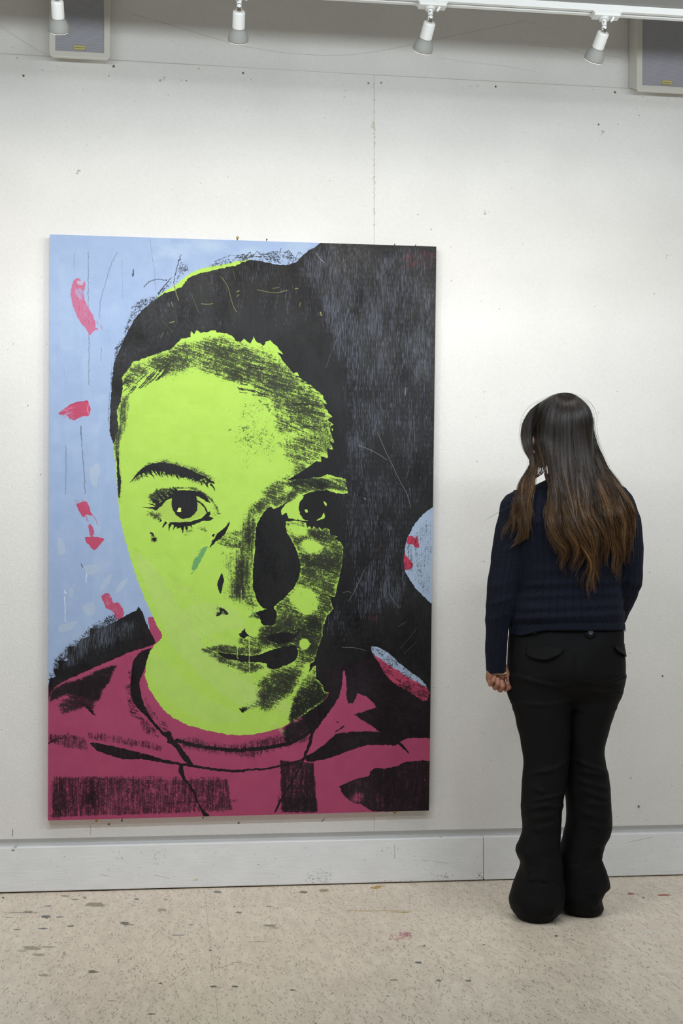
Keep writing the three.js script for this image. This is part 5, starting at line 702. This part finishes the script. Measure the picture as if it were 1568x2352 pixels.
const hemBand = (x, y, z) => { const d = sweaterParts(x, y, z), inTrunk = d[0] < d[1] && d[0] < d[2]; return inTrunk && y < hemCut(x) + 0.027; }, cuffBand = (x, y, z) => { const d = sweaterParts(x, y, z); return (d[1] < d[0] && d[1] < d[2] && y < ly(1502)) || (d[2] < d[0] && d[2] < d[1] && y < ly(1470) && z < -0.12); };
const sw = mesh('sweater', knitMesh(sweater, sLo, sHi, 0.0052, (x, y, z) => !hemBand(x, y, z) && !cuffBand(x, y, z)), M.knit, person); sw.userData.label = 'navy cable-knit sweater';
mesh('hem_band', knitMesh(sweater, sLo, sHi, 0.0052, (x, y, z) => hemBand(x, y, z) || cuffBand(x, y, z)), M.rib, sw);
// collar
{ const r = [], cy = ly(1092); for (let k = 0; k <= 40; k++) { const a = k / 40 * Math.PI * 2; r.push(new THREE.Vector3(lx(1300) + Math.sin(a) * 0.056, cy + Math.cos(a) * 0.006 - 0.004, -0.008 + Math.cos(a) * 0.058)); } mesh('collar', new THREE.TubeGeometry(new THREE.CatmullRomCurve3(r, true), 60, 0.009, 10, true), M.rib, sw); }
// --- details on the trousers
const zOn = (f, x, y) => { let z = 0.2; for (let k = 0; k < 120; k++) { const d = f(x, y, z); if (d < 0.0006) return z; z -= Math.max(d * 0.7, 0.0008); if (z < -0.2) return NaN; } return z; };
function flap(top, bottom, lift, name) {          // a patch over the cloth between two rows of photo points
  const n = 14, m = 6, th = 0.0022, pos = [], idx = [], pt = (l, t) => { const s = t * (l.length - 1), i = Math.min(l.length - 2, Math.floor(s)), q = s - i; return [lerp(l[i][0], l[i + 1][0], q), lerp(l[i][1], l[i + 1][1], q)]; };
  for (const back of [0, 1]) for (let j = 0; j <= m; j++) for (let i = 0; i <= n; i++) {
    const a = pt(top, i / n), b = pt(bottom, i / n), x = lx(lerp(a[0], b[0], j / m)), y = ly(lerp(a[1], b[1], j / m)); let z = zOn(trouser, x, y); if (!(z > -0.1)) z = 0.0;
    pos.push(x, y, z + (back ? 0.0004 : th + lift * Math.pow(j / m, 1.4) + 0.0015));
  }
  const N = (n + 1) * (m + 1), id = (b, j, i) => b * N + j * (n + 1) + i;
  for (let j = 0; j < m; j++) for (let i = 0; i < n; i++) { idx.push(id(0, j, i), id(0, j + 1, i), id(0, j, i + 1), id(0, j, i + 1), id(0, j + 1, i), id(0, j + 1, i + 1)); }
  const rim = []; for (let i = 0; i <= n; i++) rim.push([0, i]); for (let j = 1; j <= m; j++) rim.push([j, n]); for (let i = n - 1; i >= 0; i--) rim.push([m, i]); for (let j = m - 1; j >= 0; j--) rim.push([j, 0]);
  for (let k = 0; k + 1 < rim.length; k++) { const [a, b] = rim[k], [c, d] = rim[k + 1]; idx.push(id(0, a, b), id(0, c, d), id(1, a, b), id(1, a, b), id(0, c, d), id(1, c, d)); }
  const g = new THREE.BufferGeometry(); g.setAttribute('position', new THREE.Float32BufferAttribute(pos, 3)); g.setIndex(idx); g.computeVertexNormals(); return mesh(name, noUV(g), M.trousers, person);
}
flap([[1199, 1483], [1240, 1482], [1279, 1486]], [[1197, 1501], [1208, 1508], [1225, 1513], [1242, 1513], [1258, 1506], [1270, 1499], [1279, 1487.5]], 0.008, 'pocket_flap');
flap([[1396, 1483], [1412, 1480], [1431, 1477]], [[1397, 1486], [1404, 1494], [1416, 1500], [1426, 1507], [1433, 1506], [1434, 1500]], 0.012, 'pocket_flap');
flap([[1326, 1443], [1340, 1443], [1353, 1443]], [[1326, 1456], [1333, 1462], [1339, 1465], [1346, 1461], [1353, 1456]], 0.002, 'waist_tab');
flap([[1206, 1448], [1216, 1446], [1228, 1445]], [[1207, 1452], [1214, 1458], [1220, 1458], [1228, 1446]], 0.002, 'waist_tab');
const buttonM = new THREE.MeshStandardMaterial({ color: 0x3a4452, roughness: 0.35 }), pearl = new THREE.MeshStandardMaterial({ color: 0xa9a59a, roughness: 0.35 });
for (const [x, y, r, m] of [[1339.5, 1451, 0.0076, buttonM], [1217, 1447.5, 0.006, pearl], [1427, 1447, 0.005, pearl]]) {
  const l = [[0, 0.0015], [r * 0.55, 0.0016], [r * 0.72, 0.003], [r * 0.9, 0.0032], [r, 0.002], [r, 0], [0, 0]].map((q) => new THREE.Vector2(...q)).reverse(), g = new THREE.LatheGeometry(l, 20); g.rotateX(Math.PI / 2); g.translate(lx(x), ly(y), zOn(trouser, lx(x), ly(y)) + 0.005);
  const b = mesh('button', g, m, person); if (m === buttonM) mesh('thread', mergeGeometries([boxGeo(-0.002, 0.002, 0.0008, 0.0018, 0, 0.0008), boxGeo(-0.002, 0.002, -0.0018, -0.0008, 0, 0.0008)]).translate(lx(x), ly(y), zOn(trouser, lx(x), ly(y)) + 0.0066), M.darkPrint, b);
}
// cream shirt cuff peeping out under the sleeve
{ const bd = []; for (let k = 0; k < 26; k++) { const a = k / 26 * Math.PI * 2; const s = new THREE.BoxGeometry(0.0046, 0.0062, 0.003); s.rotateY(a); s.translate(HL[0] + 0.004 + Math.sin(a) * 0.0265, ly(1545.5) + Math.sin(a) * 0.0022, 0.021 + Math.cos(a) * 0.0265); bd.push(s); } mesh('shirt_cuff', mergeGeometries(bd), new THREE.MeshStandardMaterial({ color: 0xd8cba0, roughness: 0.8 }), person).userData.label = 'cream shirt cuff below the sleeve'; }
// shoes under the hems
for (const [cx, cz] of [[1236, 0.03], [1342, -0.05]]) {
  const f = (x, y, z) => { let d = smin(ell(x - lx(cx), y - 0.02, z - cz - 0.02, 0.036, 0.05, 0.055), ell(x - lx(cx) + 0.012, y - 0.014, z - cz + 0.1, 0.043, 0.042, 0.085), 0.03); return Math.max(d, 0.001 - y); };
  mesh('shoe', noUV(surfaceNets(f, [lx(cx) - 0.08, -0.01, cz - 0.22], [lx(cx) + 0.07, 0.1, cz + 0.1], 0.006)), new THREE.MeshStandardMaterial({ color: 0x141414, roughness: 0.5 }), person);
}
// --- hair
{
  const guides = [
    [[1266, 912], [1226, 934], [1203, 965], [1197, 1000], [1205, 1035], [1216, 1060], [1207, 1085], [1190, 1115], [1174, 1150], [1165, 1190], [1152, 1222], [1146, 1252]],
    [[1268, 911], [1232, 935], [1212, 970], [1208, 1010], [1215, 1045], [1221, 1070], [1211, 1100], [1197, 1135], [1190, 1175], [1194, 1215], [1188, 1245], [1148, 1271]],
    [[1271, 910], [1240, 940], [1222, 980], [1218, 1020], [1224, 1050], [1226, 1075], [1216, 1110], [1205, 1150], [1200, 1190], [1203, 1225], [1196, 1252]],
    [[1276, 909], [1252, 945], [1242, 990], [1244, 1040], [1249, 1075], [1251, 1120], [1249, 1165], [1244, 1203], [1252, 1240], [1272, 1272], [1276, 1292]],
    [[1280, 908], [1262, 950], [1255, 1000], [1256, 1060], [1262, 1120], [1258, 1170], [1249, 1212], [1260, 1250], [1282, 1276], [1268, 1308], [1276, 1327]],
    [[1284, 907], [1275, 950], [1270, 1010], [1272, 1080], [1279, 1140], [1291, 1190], [1297, 1230], [1310, 1262], [1300, 1292], [1290, 1310], [1312, 1335]],
    [[1288, 907], [1288, 960], [1288, 1030], [1290, 1100], [1294, 1160], [1300, 1210], [1316, 1250], [1337, 1280], [1347, 1310], [1328, 1345], [1334, 1389]],
    [[1293, 907], [1300, 955], [1304, 1020], [1308, 1090], [1312, 1150], [1316, 1200], [1325, 1232], [1341, 1262], [1353, 1300], [1343, 1340], [1340, 1378]],
    [[1297, 907], [1313, 950], [1320, 1010], [1325, 1080], [1330, 1140], [1326, 1190], [1340, 1222], [1347, 1258], [1338, 1290], [1352, 1325], [1356, 1352]],
    [[1301, 908], [1326, 950], [1336, 1010], [1345, 1070], [1352, 1130], [1356, 1180], [1363, 1222], [1366, 1262], [1358, 1292], [1368, 1322]],
    [[1305, 909], [1336, 945], [1350, 1000], [1360, 1060], [1372, 1120], [1383, 1170], [1386, 1210], [1396, 1250], [1408, 1282], [1403, 1312], [1413, 1354]],
    [[1308, 911], [1343, 945], [1357, 990], [1367, 1040], [1379, 1090], [1397, 1130], [1404, 1170], [1416, 1210], [1410, 1250], [1414, 1290], [1406, 1328]],
    [[1311, 912], [1346, 948], [1361, 990], [1372, 1035], [1385, 1075], [1402, 1105], [1419, 1140], [1432, 1180], [1438, 1220], [1431, 1258], [1436, 1285], [1456, 1298]],
    [[1313, 913], [1348, 950], [1363, 995], [1375, 1038], [1388, 1078], [1408, 1113], [1427, 1150], [1440, 1190], [1446, 1228], [1448, 1258]]].map((g) => new THREE.CatmullRomCurve3(g.map(([x, y]) => new THREE.Vector3(x, y, 0)), false, 'centripetal').getSpacedPoints(60).map((p) => [p.x, p.y]));
  // how far back the hair lies at a photo point: over the skull, hanging free of the nape, then on the sweater
  const capF = (x, y, z) => { const [hx, hy, hz] = inHead(x, y, z); return smin(ell(hx, hy - 0.026, hz + 0.014, 0.082, 0.098, 0.099), ell(hx, hy + 0.04, hz + 0.03, 0.08, 0.088, 0.064), 0.03); };
  const GX = 1120, GY = 890, GW = 75, GH = 106, gridOf = (f, miss) => { const g = new Float32Array(GW * GH); for (let j = 0; j < GH; j++) for (let i = 0; i < GW; i++) { const z = zOn(f, lx(GX + i * 5), ly(GY + j * 5)); g[j * GW + i] = Number.isFinite(z) && z > -0.12 ? z : miss; } return (px, py) => { const u = clamp((px - GX) / 5, 0, GW - 1.001), v = clamp((py - GY) / 5, 0, GH - 1.001), i = Math.floor(u), j = Math.floor(v), a = u - i, b = v - j, o = j * GW + i; return lerp(lerp(g[o], g[o + 1], a), lerp(g[o + GW], g[o + GW + 1], a), b); }; };
  const zBack = gridOf(sweater, -0.01), zSkull = gridOf((x, y, z) => Math.min(capF(x, y, z), headF(x, y, z)), -0.005), zHead = (px, py) => zSkull(px, Math.min(py, 992));
  const zHair = (px, py) => { const t = sstep(1010, 1190, py); return lerp(zHead(px, py), zBack(px, Math.max(py, 1168)), t) + 0.004 + 0.006 * t; };
  // solid under-layer so that no scalp shows between the strands
  const drape = (x, y) => { const py = CY - (y - EYE) * PS, l = guides[3], r = guides[12], k = (g) => { for (let i = 0; i < 60; i++) if (g[i + 1][1] >= py) return g[i][0]; return g[60][0]; }; return [lx(k(l) + 6 + Math.max(0, py - 1180) * 0.35), lx(k(r) - 5 - Math.max(0, py - 1130) * 0.28), py]; };
  const under = (x, y, z) => {
    const [hx, hy, hz] = inHead(x, y, z); let d = capF(x, y, z);
    d = Math.max(d, -Math.max(ell(hx, hy + 0.055, hz - 0.10, 0.072, 0.125, 0.085), hy - 0.075)); d = Math.max(d, -(hy + 0.115));
    const py = CY - (y - EYE) * PS; if (py < 985 || py > 1262) return d;
    const [a, b] = drape(x, y); if (b - a < 0.02) return d;
    const cx = (a + b) / 2, hw = (b - a) / 2, zz = zHair(x * PS + X0, py) - 0.010, e = Math.hypot(Math.max(0, Math.abs(x - cx) - hw + 0.006), z - zz) - 0.009;
    return smin(d, Math.max(e, -(y - ly(1262)) * 1, py < 990 ? 0.01 : -1), 0.012);
  };
  const cap = surfaceNets(under, [lx(1180), ly(1270), -0.15], [lx(1450), ly(895), 0.16], 0.005), cp = cap.attributes.position, cc = new Float32Array(cp.count * 3);
  const root = [0.014, 0.0102, 0.0085], mid = [0.027, 0.016, 0.0095], tip = [0.13, 0.062, 0.022], gold = [0.40, 0.225, 0.085];
  for (let i = 0; i < cp.count; i++) { const c = lerp(0.6, 1, vn(cp.getX(i) * 300, cp.getY(i) * 20, 7)); for (let k = 0; k < 3; k++) cc[i * 3 + k] = root[k] * c; }
  noUV(cap); const P3 = [...cp.array], N3 = [...cap.attributes.normal.array], C3 = [...cc], I3 = [...cap.index.array];
  const strand = (pts, r0, col) => {
    const n = pts.length, b0 = P3.length / 3;
    for (let i = 0; i < n; i++) {
      const p = pts[i], a = pts[Math.max(0, i - 1)], b = pts[Math.min(n - 1, i + 1)]; let tx = b[0] - a[0], ty = b[1] - a[1], tz = b[2] - a[2]; const l = Math.hypot(tx, ty, tz) || 1; tx /= l; ty /= l; tz /= l;
      let ux = ty, uy = -tx, uz = 0; const ul = Math.hypot(ux, uy) || 1; ux /= ul; uy /= ul; const vx = ty * uz - tz * uy, vy = tz * ux - tx * uz, vz = tx * uy - ty * ux, t = i / (n - 1), r = r0 * (1 - 0.75 * t * t * t);
      for (let q = 0; q < 3; q++) { const an = q * 2.0944 + 0.5, cs = Math.cos(an), sn = Math.sin(an), nx = ux * cs + vx * sn, ny = uy * cs + vy * sn, nz = uz * cs + vz * sn; P3.push(p[0] + nx * r, p[1] + ny * r, p[2] + nz * r); N3.push(nx, ny, nz); const c = col(t); C3.push(c[0], c[1], c[2]); }
      if (i) for (let q = 0; q < 3; q++) { const w = (q + 1) % 3, a0 = b0 + (i - 1) * 3, a1 = b0 + i * 3; I3.push(a0 + q, a0 + w, a1 + q, a1 + q, a0 + w, a1 + w); }
    }
  };
  const NG = guides.length;
  const clumps = []; for (let k = 0; k < 120; k++) clumps.push({ u: (k + rr(0.1, 0.9)) / 120 * (NG - 1), amp: rr(3, 9), fr: rr(1.6, 3.2), ph: rr(0, 6.28), len: 0.8 + 0.2 * Math.pow(rnd(), 0.6), lite: rr(0.15, 1), gold: rnd() < 0.4 ? rr(0.4, 1) : rr(0, 0.3), out: rnd(), start: rr(-0.1, 0.12) });
  for (const k of clumps) if (k.u > 2 && k.u < 3) k.u = k.u < 2.5 ? rr(1.2, 2) : rr(3, 3.8);
  const gauss = () => (rnd() + rnd() + rnd() - 1.5) * 0.8;
  for (let s = 0; s < 6400; s++) {
    const K = clumps[Math.floor(rnd() * clumps.length)], own = rnd() < 0.78 ? 1 : 0, u = own ? clamp(K.u + gauss() * 0.2, K.u < 2.5 ? 0 : 3, K.u < 2.5 ? 2 : NG - 1.001) : rnd() * (NG - 1.001), g0 = Math.floor(u), f = u - g0, near = f < 0.5 ? g0 : g0 + 1, len = own ? K.len * rr(0.82, 1) : rr(0.5, 0.95), layer = own ? clamp(K.out * 0.75 + rr(0, 0.25)) : rnd(), ph = rr(0, 6.28), fr = rr(1.5, 4), amp = rr(0.4, 2.4), nPts = 28, pts = [], stray = rnd() < 0.2 ? rr(-14, 14) : 0, hx = rr(-1.6, 1.6), split = g0 === 2;
    for (let i = 0; i < nPts; i++) {
      const t = i / (nPts - 1) * len, k = t * 60, i0 = Math.min(59, Math.floor(k)), q = k - i0, at = (g) => [lerp(guides[g][i0][0], guides[g][i0 + 1][0], q), lerp(guides[g][i0][1], guides[g][i0 + 1][1], q)];
      const uc = own ? lerp(u, K.u, 0.55 * sstep(0.35, 0.9, t)) : u, gc = Math.min(NG - 2, Math.floor(uc)), fc = uc - gc, a = at(gc), b = at(gc + 1), nr = at(fc < 0.5 ? gc : gc + 1), c = sstep(0.4, 0.95, t) * 0.4, cl = split || gc === 2 ? Math.max(c, sstep(0.5, 0.6, t)) : c;
      let px = lerp(lerp(a[0], b[0], fc), nr[0], cl), py = lerp(lerp(a[1], b[1], fc), nr[1], cl);
      const loose = sstep(0.25, 0.8, t); px += (own ? Math.sin((t - 0.3) * K.fr * 6.28 + K.ph) * K.amp : 0) * loose + Math.sin(t * fr * 6.28 + ph) * amp * (0.25 + loose) + stray * t * t + hx * Math.sin(t * 9 + ph) * 0.8; py += Math.cos(t * fr * 5 + ph) * amp * 0.4 * loose + (1 - t) * layer * 2;
      const z = zHair(px, py) + layer * (0.005 + 0.02 * loose) + (own ? 0.006 * Math.cos((t - 0.3) * K.fr * 6.28 + K.ph) * loose : 0);
      pts.push([lx(px), ly(py), z]);
    }
    const lite = own ? clamp(K.lite + rr(-0.25, 0.25)) : rnd(), br = (own ? lerp(0.6, 1.35, vn(K.u * 9.7, 3, 4)) : 1) * rr(0.55, 1.35) * (rnd() < 0.06 ? 1.8 : 1), gl = own ? K.gold * rr(0.5, 1) : rnd() < 0.15 ? rr(0.3, 0.8) : 0, st = (own ? K.start : 0) + rr(-0.07, 0.07);
    strand(pts, rr(0.0005, 0.00095), (t) => { const T = t * len - st, a = sstep(0.08, 0.45, T) * (0.3 + 0.7 * lite), b = sstep(0.32, 0.85, T) * (0.2 + 0.8 * lite), h = b * gl; return [0, 1, 2].map((k) => br * lerp(lerp(lerp(root[k], mid[k], a), tip[k], b), gold[k], h)); });
  }
  // flyaway hairs
  for (let s = 0; s < 150; s++) {
    const u = rnd() * (NG - 1), g = guides[Math.round(u)], i0 = Math.floor(rr(0, 35)), pts = []; const ox = (u < 5 ? -1 : u > 9 ? 1 : rr(-1, 1)) * rr(2, 9), ln = Math.floor(rr(10, 24)), up = i0 < 6 ? rr(4, 10) : 0;
    for (let i = 0; i < 12; i++) { const t = i / 11, q = g[Math.min(60, i0 + Math.floor(t * ln))], b = Math.sin(t * Math.PI * 0.8); pts.push([lx(q[0] + ox * b), ly(q[1] - up * b), zHair(q[0], q[1]) + 0.012]); }
    strand(pts, 0.00028, () => [0.03, 0.02, 0.014]);
  }
  strand([[1180, 1150], [1165, 1165], [1148, 1175], [1128, 1187], [1106, 1200]].map(([x, y]) => [lx(x), ly(y), 0.07]), 0.0007, () => [0.03, 0.02, 0.014]);
  const geo = new THREE.BufferGeometry(); geo.setAttribute('position', new THREE.Float32BufferAttribute(P3, 3)); geo.setAttribute('normal', new THREE.Float32BufferAttribute(N3, 3)); geo.setAttribute('color', new THREE.Float32BufferAttribute(C3, 3)); geo.setIndex(I3);
  mesh('hair', geo, new THREE.MeshPhysicalMaterial({ color: 0xffffff, vertexColors: true, roughness: 0.36, specularIntensity: 0.7 }), person).userData.label = 'long dark brown hair lightening to golden brown at the wavy ends';
}
renderer.render(scene, camera);
